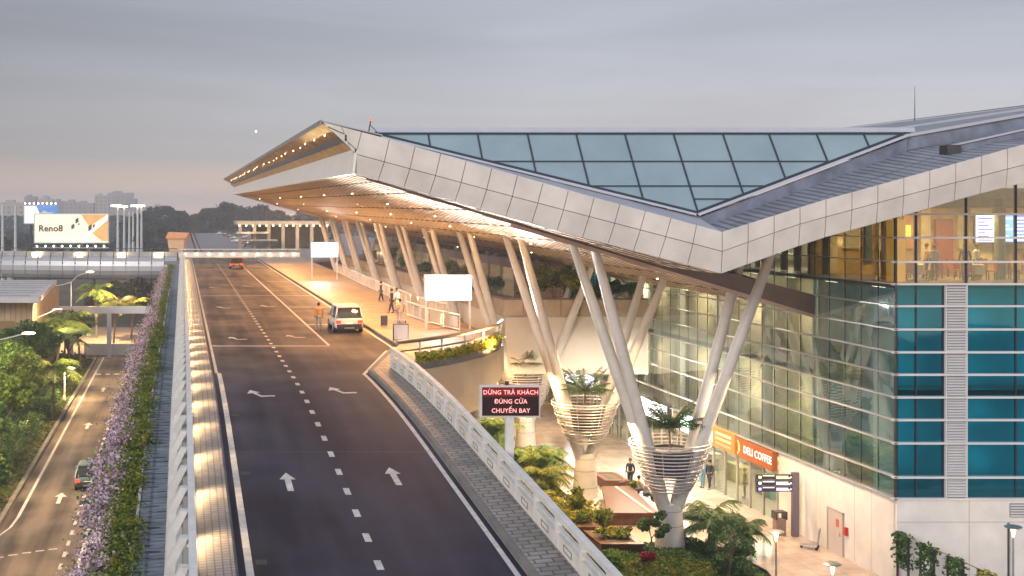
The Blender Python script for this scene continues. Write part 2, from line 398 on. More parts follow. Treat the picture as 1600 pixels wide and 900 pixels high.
def make_shrub(name, label, loc, r, h, lm, seed=0, n=900, leaf=.09, group=None, cat='shrub', clumps=9, sx=1, sy=1, rz=0, droop=0, stems_m=None):
    rg = np.random.default_rng(seed); cl = []
    for i in range(clumps):
        a = rg.random()*6.28; q = r*.7*math.sqrt(rg.random())
        cl.append(((q*math.cos(a)*sx, q*math.sin(a)*sy, h*(.35+.4*rg.random())), r*(.3+.2*rg.random())))
    p = clump_points(cl, max(8, n//clumps), rg); p[:, 2] = np.clip(p[:, 2], .02, None)
    v, k = leaf_quads(p, leaf, seed, droop)
    t = thing(name, label, cat, loc, rz, group)
    o = bpy.data.objects.new('foliage', mesh_from_quads('foliage', v, k, lm)); C.objects.link(o); o.parent = t
    sb = MB(); rr = random.Random(seed)
    for i in range(6):
        a = rr.random()*6.28; sb.tube([(0, 0, -.05), (r*.25*math.cos(a), r*.25*math.sin(a), h*.35), (r*.5*math.cos(a), r*.5*math.sin(a), h*.75)], [.03, .02, .01], 5, cap=False)
    sb.build('stem', stems_m or MATS['bark'], t)
    return t

def G(px, py, z):  # where the line of sight through a spot of the photo meets height z: (u, v)
    v = 1600*(17-z)/(py-330); return (px-285)*v/1600, v
# ------------------------------------------------------------------ shared materials
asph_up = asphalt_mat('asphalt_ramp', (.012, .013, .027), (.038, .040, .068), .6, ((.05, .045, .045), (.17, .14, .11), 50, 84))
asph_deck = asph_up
asph_low = asphalt_mat('asphalt_low', (.06, .055, .05), (.19, .165, .135), .6)
paint = mat('road_paint', (.6, .6, .58), .6, var=.0, vscale=3.5, col2=(.36, .36, .36))
conc = mat('concrete', (.42, .41, .39), .8, var=.22, vscale=.9, bump=.3, bscale=14)
conc_l = mat('concrete_light', (.6, .59, .56), .75, var=.16, vscale=1.4, bump=.2, bscale=20)
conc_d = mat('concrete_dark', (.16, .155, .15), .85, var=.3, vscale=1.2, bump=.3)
white = mat('white_paint', (.74, .73, .71), .45, var=.06, vscale=.8)
railm = mat('rail_paint', (.62, .62, .6), .5, var=.14, vscale=2.2)
steel = mat('steel', (.5, .5, .5), .35, .9, var=.1)
dsteel = mat('dark_steel', (.06, .06, .065), .4, .6, var=.15)
black = mat('black_rubber', (.02, .02, .02), .7, var=.1)
wood = mat('timber', (.36, .17, .06), .5, var=.35, vscale=4)
bark = mat('bark', (.16, .12, .08), .9, var=.3, vscale=6, bump=.6)
earth = mat('earth', (.09, .07, .045), .95, var=.4, vscale=2, bump=.5)
pavers = brick_mat('pavers_walk', (.34, .31, .29), (.26, .24, .23), (.13, .12, .115), .2, .2, .02, .55, offset=0, bump=.5)
pavers_r = brick_mat('pavers_kerb', (.3, .28, .27), (.2, .19, .185), (.09, .085, .08), .5, .28, .03, .55, offset=.5, bump=.5)
pavers_d = brick_mat('pavers_deck', (.32, .26, .2), (.26, .21, .16), (.13, .1, .08), .8, .8, .015, .5, offset=0, bump=.2)
tile_p = brick_mat('tiles_plaza', (.55, .45, .38), (.48, .39, .33), (.26, .2, .17), 1.2, 1.2, .012, .16, offset=0, bump=.15)
louv = brick_mat('roof_sheet_blue', (.2, .24, .29), (.15, .185, .23), (.07, .085, .11), 3.2, .3, .05, .4, offset=.0, bump=.8, dirt=.35)
leaf_lime = leaf_mat('leaf_lime', (.05, .12, .018), (.16, .26, .035), (.36, .42, .07), 1.0)
grass_m = leaf_mat('grass_leaf', (.03, .07, .012), (.07, .13, .02), (.16, .2, .03), .8)
leaf_dk = leaf_mat('leaf_dark', (.018, .055, .018), (.05, .125, .034), (.14, .22, .05), 1.0)
leaf_md = leaf_mat('leaf_mid', (.035, .09, .018), (.1, .2, .034), (.27, .33, .055), 1.0)
leaf_yl = leaf_mat('leaf_yellow', (.07, .13, .015), (.22, .26, .025), (.55, .45, .04), 1.4)
leaf_hedge = leaf_mat('leaf_hedge', (.04, .09, .012), (.13, .19, .022), (.3, .28, .035), 1.6)
leaf_red = leaf_mat('leaf_red', (.1, .008, .015), (.25, .015, .03), (.4, .05, .06), 2)
petal = leaf_mat('petal_pink', (.52, .27, .43), (.78, .48, .66), (.92, .74, .86), 1.6)
leaf_far = leaf_mat('leaf_far', (.012, .03, .022), (.025, .05, .03), (.05, .08, .04), .12)

def zr(v): # height of the elevated road along v
    if v >= 48: return 9.4
    if v >= 36: return 9.4 - (48-v)**2*.0041667
    return 8.8 - .1*(36-v)
VR = [8, 14, 20, 26, 30, 34, 36, 38, 40, 42, 44, 46, 48]
def strip(name, u0, u1, v0, v1, dz, m, n=None):
    vv = sorted({v0, v1} | {v for v in VR + [60, 80, 100, 130, 165] if v0 < v < v1}); b = MB()
    for a, c in zip(vv, vv[1:]):
        b.poly([W(u0, a, zr(a)+dz), W(u1, a, zr(a)+dz), W(u1, c, zr(c)+dz), W(u0, c, zr(c)+dz)])
    return b.build(name, m)
def sstrip(b, u0, u1, v0, v1, z0, z1): # solid strip following the road's profile, z relative to it
    vv = sorted({v0, v1} | {v for v in VR if v0 < v < v1})
    for a, c in zip(vv, vv[1:]): b.ubox(u0, u1, a, c, zr(a)+z0, zr(a)+z1, zr(c)+z0, zr(c)+z1)
    return b

# ------------------------------------------------------------------ ground
ground_m = mat('ground', (.06, .07, .035), .95, var=.4, vscale=.05, col2=(.12, .1, .07))
b = MB(); b.poly([(-1500, -60, -.06), (1300, -60, -.06), (1300, 2400, -.06), (-1500, 2400, -.06)]); struct(b.build('ground', ground_m))
# lower road, with its side street curving off to the left near the camera
VL = 122
b = MB()
b.poly([W(-9.7, 52.5, 0), W(-1, 52.5, 0), W(-1, VL, 0), W(-9.7, VL, 0)])
b.poly([W(-30, 30, 0), W(-1, 30, 0), W(-1, 52.5, 0), W(-9.7, 52.5, 0), W(-11, 50.6, 0), W(-14, 48.6, 0), W(-30, 46, 0)])
struct(b.build('lower_road', asph_low))
b = MB(); b.poly([W(-60, VL, .004), W(6, VL, .004), W(6, 150, .004), W(-60, 150, .004)])
struct(b.build('crossing_road', mat('paving_ochre', (.3, .23, .17), .7, var=.25, vscale=.4)))
b = MB(); b.ubox(-5.05, -1.2, 28, 118, -.02, .14); struct(b.build('lower_pavement', conc_l))
b = MB()
for (u0, v0, u1, v1) in ((-9.95, 53, -9.95, 118),): b.ubox(u0-.15, u0+.12, v0, v1, -.02, .15)
struct(b.build('kerb_left', conc_d))
# painted marks of the lower road
b = MB(); z = .006
b.poly([W(-9.22, 57, z), W(-9.04, 57, z), W(-9.04, 119, z), W(-9.22, 119, z)])
pc = [(-9.13, 57), (-9.25, 55), (-9.7, 53.3), (-10.6, 51.9), (-12, 50.7), (-14, 49.7), (-18, 48.8)]
for (u0, v0), (u1, v1) in zip(pc, pc[1:]): b.poly([W(u0-.07, v0-.07, z), W(u0+.08, v0+.07, z), W(u1+.08, v1+.07, z), W(u1-.07, v1-.07, z)])
v = 40
while v < 106:
    b.poly([W(-5.93, v, z), W(-5.75, v, z), W(-5.75, v+.8, z), W(-5.93, v+.8, z)]); v += 1.72
for i in range(9):
    t0 = i/9; u0 = -6.3-5.6*t0; v0 = 51.5-2.2*t0-1.3*t0*t0
    b.poly([W(u0, v0, z), W(u0, v0+.14, z), W(u0-.42, v0+.0, z), W(u0-.42, v0-.14, z)])
for k in range(5): b.poly([W(-9+k*.95, 106.5, z), W(-8.5+k*.95, 106.5, z), W(-8.5+k*.95, 107.1, z), W(-9+k*.95, 107.1, z)])
def arrow(b, u, v, zf, ln=1.7, w=.26, hw=.56, bent=0):
    if bent: # stem coming from the right, bent towards a head at the upper left
        for P in ([(.62, -.62), (.6, -.34), (-.05, -.42), (-.12, -.76)], [(-.12, -.76), (-.05, -.42), (-.3, .3), (-.5, .2)], [(-.78, .05), (-.08, .4), (-.58, 1.0)]):
            b.poly([W(u+x*.82, v+y*.75, zf(v+y*.75)) for x, y in P])
        return
    hd = ln*.38
    b.poly([W(u-w/2, v, zf(v)), W(u+w/2, v, zf(v)), W(u+w/2, v+ln-hd, zf(v+ln-hd)), W(u-w/2, v+ln-hd, zf(v+ln-hd))])
    b.poly([W(u-hw/2, v+ln-hd, zf(v+ln-hd)), W(u+hw/2, v+ln-hd, zf(v+ln-hd)), W(u, v+ln, zf(v+ln))])
for px, py in ((160, 612), (135, 670), (90, 787)):
    u_, v_ = G(px, py, 0); arrow(b, u_, v_, lambda v: z, 2.3, .25, .75)
struct(b.build('lower_road_markings', paint))

# ------------------------------------------------------------------ elevated road
UL, UD, UR, UR2 = 1.6, 5.05, 8.45, 11.76
def zz(dz): return lambda v: zr(v)+dz
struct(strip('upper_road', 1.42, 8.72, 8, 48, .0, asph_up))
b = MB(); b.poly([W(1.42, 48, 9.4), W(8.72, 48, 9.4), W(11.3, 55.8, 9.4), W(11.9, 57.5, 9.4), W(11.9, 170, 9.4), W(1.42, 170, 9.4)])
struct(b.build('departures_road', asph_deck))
b = MB(); d = .005
def line(u0, v0, u1, v1, w=.16):
    vv = sorted({v0, v1} | {x for x in VR if v0 < x < v1}); 
    for a, c in zip(vv, vv[1:]):
        ua = u0+(u1-u0)*(a-v0)/(v1-v0); uc = u0+(u1-u0)*(c-v0)/(v1-v0)
        b.poly([W(ua-w/2, a, zr(a)+d), W(ua+w/2, a, zr(a)+d), W(uc+w/2, c, zr(c)+d), W(uc-w/2, c, zr(c)+d)])
line(1.72, 8, 1.72, 48, .2); line(1.6, 48, 1.5, 165, .14)
line(8.48, 8, 8.48, 47.6, .15); line(8.42, 47.6, 11.15, 55.8, .16); line(8.3, 58, 8.3, 160, .15); line(11.7, 57.2, 11.75, 160, .15)
v = 9.2
while v < 150:
    ua = 5.08; b.poly([W(ua-.095, v, zr(v)+d), W(ua+.095, v, zr(v)+d), W(ua+.095, v+.55, zr(v+.55)+d), W(ua-.095, v+.55, zr(v+.55)+d)]); v += 1.7
for vv_ in (57.6,): b.poly([W(1.7, vv_, 9.405), W(8.3, vv_, 9.405), W(8.3, vv_+.22, 9.405), W(1.7, vv_+.22, 9.405)])
for vv_, ua, ub in ((81, 8.4, 11.6), (92, 1.8, 11.6), (110, 8.4, 11.6), (133, 1.8, 11.6), (68.5, 8.4, 11.6)):
    b.poly([W(ua, vv_, 9.4045), W(ub, vv_, 9.4045), W(ub, vv_+.25, 9.4045), W(ua, vv_+.25, 9.4045)])
for u_ in (3.35, 6.8): arrow(b, u_, 31.6 if u_ < 5 else 32.1, zz(.006), 1.6, .2, .52)
for px, py in ((409, 610), (535, 606), (372, 528), (462, 525), (350, 480), (418, 478), (336, 449), (388, 447)):
    u_, v_ = G(px, py, 9.4); arrow(b, u_, v_-.3, zz(.006), bent=1)
struct(b.build('upper_road_markings', paint))
b = MB()
for jv in (22.0, 35.2, 48.3): b.poly([W(1.45, jv, zr(jv)+.003), W(8.7, jv, zr(jv)+.003), W(8.7, jv+.06, zr(jv+.06)+.003), W(1.45, jv+.06, zr(jv+.06)+.003)])
for dv in (26.5, 33, 39.5, 46, 53, 61): b.poly([W(1.9, dv, zr(dv)+.004), W(2.2, dv, zr(dv)+.004), W(2.2, dv+.3, zr(dv+.3)+.004), W(1.9, dv+.3, zr(dv+.3)+.004)])
struct(b.build('road_joints_and_drains', mat('joint_dark', (.012, .012, .013), .6)))
# deck body
b = MB(); sstrip(b, .02, 10.25, 8, 48, -1.5, -.012)
b.slab([W(.02, 48, 7.9), W(10.2, 48.2, 7.9), W(12.3, 50.9, 7.9), W(15.4, 54, 7.9), W(18.3, 58.3, 7.9), W(18.9, 62, 7.9), W(19.3, 172, 7.9), W(.02, 172, 7.9)], (0, 0, 1.485))
struct(b.build('viaduct', mat('viaduct_concrete', (.5, .46, .4), .8, var=.15, vscale=.5, bump=.15)))
b = MB()
for v in (35, 50, 66, 82, 98, 114, 130, 146, 162):
    for u_ in ((1.5, 7.5) if v < 55 else (1.5, 8, 15)):
        c = W(u_, v, 0); b.tube([c, c+Vector((0, 0, (zr(v)-1.5 if v < 48 else 7.9)))], .55, 14)
struct(b.build('viaduct_piers', conc_l))
# raised walks and kerbs
b = MB(); sstrip(b, .35, 1.34, 8, 165, -.005, .15); struct(b.build('left_walkway', pavers))
b = MB(); sstrip(b, 1.345, 1.425, 8, 165, -.01, .02); struct(b.build('gutter', conc_d))
b = MB(); sstrip(b, 8.93, 9.93, 8, 48.4, -.005, .15)
b.slab([W(8.93, 48.4, 9.395), W(9.93, 48.4, 9.395), W(11.9, 51.5, 9.395), W(11.5, 55.3, 9.395)], (0, 0, .155)); struct(b.build('right_walkway', pavers_r))
b = MB(); sstrip(b, 8.75, 8.925, 8, 48.0, -.01, .165)
b.slab([W(8.73, 48.05, 9.39), W(8.92, 48.05, 9.39), W(11.5, 55.6, 9.39), W(11.33, 55.8, 9.39)], (0, 0, .17))
b.slab([W(11.95, 57.3, 9.39), W(12.1, 57.3, 9.39), W(12.1, 165, 9.39), W(11.95, 165, 9.39)], (0, 0, .17)); struct(b.build('kerb_right', conc_d))
b = MB(); b.slab([W(12.1, 51.6, 9.39), W(15.3, 54.4, 9.39), W(18.1, 58.4, 9.39), W(18.7, 62, 9.39), W(19.2, 168, 9.39), W(12.1, 168, 9.39)], (0, 0, .15))
b.slab([W(11.92, 51.6, 9.39), W(12.1, 51.6, 9.39), W(12.1, 57.2, 9.39), W(11.55, 55.7, 9.39)], (0, 0, .15))
struct(b.build('departures_pavement', pavers_d))
# outer ledge and sheet-metal strip beyond the left rail
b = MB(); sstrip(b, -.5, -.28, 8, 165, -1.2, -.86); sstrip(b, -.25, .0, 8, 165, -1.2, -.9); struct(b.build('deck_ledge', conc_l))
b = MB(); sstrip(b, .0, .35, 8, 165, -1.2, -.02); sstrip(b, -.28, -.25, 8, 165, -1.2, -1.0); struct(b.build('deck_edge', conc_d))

def balustrade(name, label, u, sgn, v0, v1, step, panels):
    t = thing(name, label, 'balustrade', W(u, v0, zr(v0)))
    n = int((v1-v0)/step); 
    for hz, r0, r1 in ((.96, .1, .09), (.66, .05, .05)):
        bb = MB(); sstrip(bb, u-r0, u+r0, v0, v1, hz, hz+2*r1*.8); bb.build('rail', railm, t, world=True)
    for i in range(n+1):
        a = v0+i*step; bb = MB(); z0 = zr(a)
        if sgn > 0:
            bb.ubox(u-.07, u+.09, a-.07, a+.07, z0+.1, z0+.98)
        else: # fins that lean outwards
            bb.slab([W(u-.74, a-.15, z0-.86), W(u-.5, a-.15, z0-.86), W(u-.42, a-.15, z0+.3), W(u-.1, a-.15, z0+.95), W(u-.3, a-.15, z0+.95), W(u-.64, a-.15, z0+.3)], W(0, .3, 0)-W(0, 0, 0))
        bb.build('baluster', railm, t, world=True)
        if i < n:
            c = a+step; bb = MB(); zc = zr(c)
            bb.ubox(u-.06, u+.06, a+.1, c-.1, z0+.12, z0+.54, zc+.12, zc+.54)
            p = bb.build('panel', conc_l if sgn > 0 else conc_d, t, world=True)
            if panels and a < 49:
                bb = MB(); m1, m2 = a+step*.33, a+step*.67; f = lambda x: z0+(zc-z0)*(x-a)/step
                for (x0, x1, y0, y1) in ((m1, m2, .26, .29), (m1, m2, .42, .45), (m1, m1+.05, .3, .43), (m2-.05, m2, .3, .43)):
                    bb.ubox(u-.066, u-.058, x0, x1, f(x0)+y0, f(x0)+y1, f(x1)+y0, f(x1)+y1)
                bb.build('moulding', conc_d, p, world=True)
    return t
balustrade('ramp_balustrade', 'white concrete balustrade with panelled base along the right edge of the ramp', 10.0, 1, 9.0, 48.9, 1.66, True)
balustrade('ramp_balustrade', 'long white balustrade with slanted fins between the lit walkway and the flower bed', .25, -1, 9.0, 163.5, 1.7, False)

# lit walkway: small lamps low in the balustrade
lb = thing('walkway_lamp', 'row of small recessed lamps glowing along the foot of the left balustrade', 'lamp', W(.33, 9, zr(9)))
glow = emis('glow_warm', (1, .74, .4), 14)
i = 0; v = 17.7
while v < 160:
    z0 = zr(v); m = MB(); m.ubox(.3, .36, v-.07, v+.07, z0+.62, z0+.74)
    if i < 90: m.build('lamp_lens', glow, lb, world=True)
    if v > 22:
        lamp('SPOT', W(.4, v, z0+.72), 130, (1, .66, .32), .06, to=W(.95, v-.05, z0+.1), spot=150, name='walkway_light')
    v += 3.3; i += 1

# ------------------------------------------------------------------ flower bed hung on the deck's outer edge
t = thing('metal_sheet_strip', 'blue grey ribbed metal sheeting running beside the flower bed', 'metal cladding', W(-1, 9, zr(9)-1))
b = MB(); sstrip(b, -1.33, -.51, 8, 165, -1.0, -.9); v = 10
while v < 110:
    z0 = zr(v)-.9; b.ubox(-1.33, -.52, v, v+.05, z0, z0+.03, zr(v+.05)-.9, zr(v+.05)-.87); v += .42
b.build('sheet', louv, t, world=True)
t = thing('planter_trough', 'long concrete planter trough holding the bougainvillea along the deck edge', 'planter', W(-2, 9, zr(9)-2))
b = MB(); sstrip(b, -1.45, -1.36, 8, 165, -1.7, -.86); sstrip(b, -2.3, -2.26, 8, 165, -2.2, -1.76); sstrip(b, -2.26, -1.45, 8, 165, -1.95, -1.75); b.build('trough', conc_l, t, world=True)
b = MB(); sstrip(b, -2.25, -1.46, 8, 165, -1.74, -1.5); b.build('soil', earth, t, world=True)
rg = np.random.default_rng(3)
def hedge_points(n, v0, v1, uc, us, zc, zs, amp=.25, power=1):
    v = v0 + (v1-v0)*rg.random(n)**power
    wob = np.sin(v*1.3)*.5+np.sin(v*3.1+1)*.3+np.sin(v*.45+2)*.5
    u = uc + us*rg.normal(size=n)*.5 + amp*wob*.4
    z = np.array([zr(x) for x in v]) + zc + zs*(rg.random(n)-.3) + .16*wob
    return u, v, z
def to_world(u, v, z): return np.stack([u-KS*v, SV*v, z], 1)
p = []
for (n, v0, v1) in ((20000, 20, 40), (16000, 40, 75), (9000, 75, 160)):
    u, v, z = hedge_points(n, v0, v1, -1.78, .5, -.95, .5); p.append(to_world(u, v, z))
P_ = np.concatenate(p); vv, n = leaf_quads(P_, .075, 5)
o = bpy.data.objects.new('green_hedge', mesh_from_quads('green_hedge', vv, n, leaf_hedge)); C.objects.link(o); stuff(o, 'dense green hedge growing in the trough along the outer deck edge', 'hedge')
p = []; pg = []
for (n, v0, v1) in ((32000, 20, 40), (22000, 40, 80), (11000, 80, 150)):
    u, v, z = hedge_points(n, v0, v1, -2.42, .6, -1.12, .72, .5)
    keep = (np.sin(v*.3+2.2)+.4*np.sin(v*1.1+2) + rg.random(n)*1.1) > -.35
    w_ = to_world(u, v, z)[keep]; k = rg.random(len(w_)) < .62; p.append(w_[k]); pg.append(w_[~k])
vv, n = leaf_quads(np.concatenate(p), .085, 6, aspect=1.1)
o = bpy.data.objects.new('bougainvillea', mesh_from_quads('bougainvillea', vv, n, petal)); C.objects.link(o); stuff(o, 'pink and mauve bougainvillea blossom spilling over the outer side of the hedge', 'flowers')
vv, n = leaf_quads(np.concatenate(pg), .07, 8)
o = bpy.data.objects.new('bougainvillea_leaves', mesh_from_quads('bougainvillea_leaves', vv, n, leaf_md)); C.objects.link(o); stuff(o, 'green leaves among the pink blossom on the deck edge', 'foliage')

# ------------------------------------------------------------------ plaza on the right, lower level
b = MB(); b.poly([W(8, 30, .0), W(60, 30, .0), W(60, 122, .0), W(8, 122, .0)]); struct(b.build('plaza', tile_p))
# ------------------------------------------------------------------ roof and canopy
panel_w = mat('cladding_white', (.6, .57, .54), .4, 0, var=.13, vscale=.7)
panel_dk = mat('cladding_gap', (.1, .1, .11), .7, var=0)
zinc = brick_mat('zinc_roof', (.25, .265, .31), (.2, .215, .255), (.09, .1, .125), .35, 3.0, .06, .42, offset=0, bump=.7)
def soffit_mat():
    m = bpy.data.materials.new('soffit_slats'); m.use_nodes = True
    n = m.node_tree.nodes; l = m.node_tree.links; b = n['Principled BSDF']
    v = road_coord(n, l)
    wv = n.new('ShaderNodeTexWave'); wv.wave_type = 'BANDS'; wv.bands_direction = 'Y'; wv.inputs['Scale'].default_value = .55; wv.inputs['Distortion'].default_value = 0
    wv.wave_profile = 'SIN'; l.new(v, wv.inputs['Vector'])
    br = n.new('ShaderNodeTexBrick'); br.offset = .37; br.inputs['Scale'].default_value = 1; br.inputs['Brick Width'].default_value = 3.2; br.inputs['Row Height'].default_value = .57
    br.inputs['Mortar Size'].default_value = .035; br.inputs['Color1'].default_value = (.82, .7, .56, 1); br.inputs['Color2'].default_value = (.78, .63, .48, 1); br.inputs['Mortar'].default_value = (.12, .075, .045, 1)
    l.new(v, br.inputs['Vector']); l.new(br.outputs['Color'], b.inputs['Base Color'])
    b.inputs['Metallic'].default_value = .0; b.inputs['Roughness'].default_value = .4
    bp = n.new('ShaderNodeBump'); bp.inputs['Strength'].default_value = .5; bp.inputs['Distance'].default_value = .06
    l.new(wv.outputs['Fac'], bp.inputs['Height']); l.new(bp.outputs[0], b.inputs['Normal']); MATS['soffit'] = m; return m
soff = soffit_mat(); battm = mat('batten', (.24, .17, .11), .5, var=0)
gold = mat('gold_lining', (.8, .5, .2), .35, .3, var=.3, vscale=1.2)
V0 = 44.0; VE = 148.0
def rise(v): return .0075*(v-V0)
roof = thing('terminal_roof', 'huge white clad butterfly roof with a glazed gable and a timber toned soffit', 'roof', W(23.2, 46, 14))
def interp(tab, x):
    for (a, b_), (c, d_) in zip(tab, tab[1:]):
        if x <= c: return b_+(d_-b_)*(x-a)/(c-a)
    (a, b_), (c, d_) = tab[-2], tab[-1]; return d_+(d_-b_)*(x-c)/(c-a)
FB = [(7.26, 18.65), (16.2, 16.12), (23.2, 14.3), (27.3, 15.76), (30.7, 16.7), (34, 17.66), (36.2, 18.2), (48, 21.2)]
FM = [(6.95, 19.95), (7.46, 19.45), (14.2, 17.63), (23.2, 15.27), (26.3, 16.38), (30.7, 17.58), (36.2, 19.0), (48, 22.0)]
FT = [(6.0, 20.85), (7.0, 20.6), (8.9, 20.1), (13.3, 18.86), (17.8, 17.58), (23.2, 16.12), (27.5, 17.47), (31.95, 18.7), (36.2, 19.9), (48, 22.7)]
fb = lambda u: interp(FB, u); fm = lambda u: interp(FM, u); ft = lambda u: interp(FT, u)
def fascia(lo, hi, us_lo, us_hi, name, th=.14, vo=0, g=.011, vlo=0):
    b = MB()
    for (a, c), (a2, c2) in zip(zip(us_lo, us_lo[1:]), zip(us_hi, us_hi[1:])):
        A, Cc, D, B = (a+g, V0+vo+vlo, lo(a+g)+g), (c-g, V0+vo+vlo, lo(c-g)+g), (c2-g, V0+vo, hi(c2-g)-g), (a2+g, V0+vo, hi(a2+g)-g)
        pts = [W(*A), W(*Cc), W(*D), W(*B)]
        b.slab(pts, (0, th, 0))
    return b.build(name, panel_w, roof, world=True, bevel=.012)
uh = [6.0, 6.84, 7.7] + [8.9+(23.2-8.9)*i/13 for i in range(14)]
um = [6.95, 7.2, 7.46] + [x-.22*min(1, (23.2-x)/1.5) for x in uh[3:]]
ub = [7.27] + [x-.47*min(1, (23.2-x)/1.5) for x in uh[3:]]
fascia(fm, ft, um, uh, 'fascia_panels'); fascia(fb, fm, ub, um[2:], 'fascia_panels', vlo=.1)
urs = [23.2+1.115*i for i in range(23)]
fascia(fm, ft, urs, urs, 'fascia_panels'); fascia(fb, fm, urs, urs, 'fascia_panels', vlo=.1)
# backing just behind the panels
b = MB()
us = sorted(set([7.4] + [x for x, _ in FT if x > 7.4] + [x for x, _ in FB if x > 7.4]))
for a, c in zip(us, us[1:]):
    b.hexa([W(a, V0+.3, fb(a)+.04), W(c, V0+.3, fb(c)+.04), W(c, V0+.4, fb(c)+.04), W(a, V0+.4, fb(a)+.04), W(a, V0+.16, ft(a)-.05), W(c, V0+.16, ft(c)-.05), W(c, V0+.4, ft(c)-.05), W(a, V0+.4, ft(a)-.05)])
b.build('fascia_frame', panel_dk, roof, world=True)
# wing soffit and main soffit: one plane falling from the outer eave to the facade
S = lambda u, v=V0: 14.3 - .277*(u-23.2) + rise(v)
vf = lambda u: 44.5+(u-7.5)*.32
b = MB()
b.poly([W(7.4, V0+.3, S(7.4)), W(7.4, VE, S(7.4, VE)), W(23.2, VE, S(23.2, VE)), W(32.4, VE, S(32.4, VE)), W(32.4, vf(32.4), S(32.4, 52)), W(23.2, vf(23.2), S(23.2, 49)), W(23.2, V0+.3, S(23.2))][::-1])
b.build('soffit', soff, roof, world=True)
# thickness of the canopy above the soffit
topm = mat('roof_top', (.35, .36, .38), .6, var=.1)
b = MB()
b.ubox(7.6, 9.4, V0+.42, VE-.3, 19.95, 20.05, 20.7, 20.8)
b.poly([W(7.45, VE, S(7.4, VE)), W(23.2, VE, S(23.2, VE)), W(32.4, VE, S(32.4, VE)), W(32.4, VE, 20.6), W(7.45, VE, 20.9)])
b.poly([W(8.5, 48.1, 20.55), W(48, 48.1, 20.55), W(48, VE, 21.2), W(8.5, VE, 21.0)])
b.build('roof_deck', topm, roof, world=True)
# brown end face of the lower canopy
b = MB(); n = 12
for i in range(n):
    a = 8+24.4*i/n; c = 8+24.4*(i+1)/n; h = lambda u: -.06+.95*(u-8)/24.4
    b.slab([W(a, vf(a), S(a, vf(a))-.14), W(c, vf(c), S(c, vf(c))-.14), W(c, vf(c), S(c, vf(c))+h(c)), W(a, vf(a), S(a, vf(a))+h(a)+.0)], (0, .12, 0))
b.build('canopy_end_face', mat('end_face', (.2, .15, .145), .6, var=.08), roof, world=True)
b = MB()
for i in range(n):
    a = 15+17.4*i/n; c = 15+17.4*(i+1)/n
    b.slab([W(a, vf(a)-.06, S(a, vf(a))-.3), W(c, vf(c)-.06, S(c, vf(c))-.3), W(c, vf(c)-.06, S(c, vf(c))-.12), W(a, vf(a)-.06, S(a, vf(a))-.12)], (0, .3, 0))
b.build('canopy_lip', mat('lip', (.62, .47, .4), .4, .2, var=.05), roof, world=True)
b = MB() # top skin of the lower canopy, hidden from the street
b.poly([W(23.2, vf(23.2)+.2, 15.2), W(32.4, vf(32.4)+.2, 12.6), W(32.4, VE, 13.4), W(23.2, VE, 15.9)])
b.build('canopy_top', topm, roof, world=True)
# outer eave: upper plate, gold lining, dark trim, white vertical band
def estrip(name, prof0, m, th=None):
    """prof0: two (u, z) points; swept from the near end to the far end"""
    (ua, za), (uc, zc) = prof0; b = MB(); vv = [V0, 60, 80, 100, 120, VE]
    for p, q in zip(vv, vv[1:]):
        pts = [W(ua, p, za+rise(p)), W(uc, p, zc+rise(p)), W(uc, q, zc+rise(q)), W(ua, q, za+rise(q))]
        if th: b.slab(pts, th)
        else: b.poly(pts)
    return b.build(name, m, roof, world=True)
estrip('eave_plate', ((5.97, 20.86), (8.6, 20.24)), topm, (0, 0, .05))
estrip('eave_edge', ((5.93, 20.72), (5.93, 20.93)), mat('eave_trim', (.28, .25, .23), .4, .5, var=.1), (.05, 0, 0))
estrip('eave_lining', ((6.0, 20.72), (7.02, 20.26)), gold, (0, 0, .04))
estrip('eave_trim', ((6.98, 20.02), (6.98, 20.28)), dsteel, (.08, 0, 0))
estrip('eave_trim', ((7.06, 20.0), (7.5, 19.6)), gold, (0, 0, .04))
bw = mat('white_slats', (.74, .72, .69), .45, var=.07, vscale=1.5)
estrip('eave_band', ((7.3, 18.62), (7.42, 19.68)), bw, (.1, 0, 0))
for k in range(52):
    v_ = V0+1.0+k*1.15*(1+k*.011); b = MB(); ua, uc = 7.6, min(31.8, 7.5+(v_-44.6)/.32) if v_ < 52 else 31.8
    if v_ < VE-1: b.ubox(ua, uc if v_ > 49.4 else max(uc, 22.9), v_, v_+.09, S(ua, v_)-.055, S(ua, v_)-.012) if False else b.slab([W(ua, v_, S(ua, v_)-.012), W(23 if v_ < 50 else 31.8 if v_ > 52.4 else 26, v_, S(23 if v_ < 50 else 31.8 if v_ > 52.4 else 26, v_)-.012), W(23 if v_ < 50 else 31.8 if v_ > 52.4 else 26, v_+.1, S(23 if v_ < 50 else 31.8 if v_ > 52.4 else 26, v_)-.012), W(ua, v_+.1, S(ua, v_)-.012)], (0, 0, -.035)); b.build('soffit_batten', battm, roof, world=True)
# dark lengthwise joints under the soffit and rows of small downlights
b = MB()
for u in (8.6, 10.4, 13.2, 16.2, 19, 22, 25.5, 29):
    v0_ = V0+.5 if u < 23 else vf(u)+.4
    b.ubox(u, u+.05, v0_, VE-1, S(u, v0_)-.05, S(u, v0_)-.004, S(u, VE)-.05, S(u, VE)-.004)
b.build('soffit_joint', mat('joint', (.09, .06, .05), .6, var=0), roof, world=True)
spotm = emis('downlight_glow', (1, .8, .5), 10)
k = 0
for j, v in enumerate([50, 55, 60, 66, 72, 78, 86, 94, 104, 116, 130]):
    for u in (10.0, 12.2, 14.8, 17.4, 20.6, 24.5, 28):
        if v < vf(u)+.5 or (j+int(u)) % 2 or k > 95: continue
        c = W(u+rnd.uniform(-.2, .2), v, 0); z = S(u, v)-.05; m = MB(); m.lathe([(.055, 0), (.055, .04)], (c.x, c.y, z-.02), 8); m.build('downlight', spotm, roof, world=True); k += 1
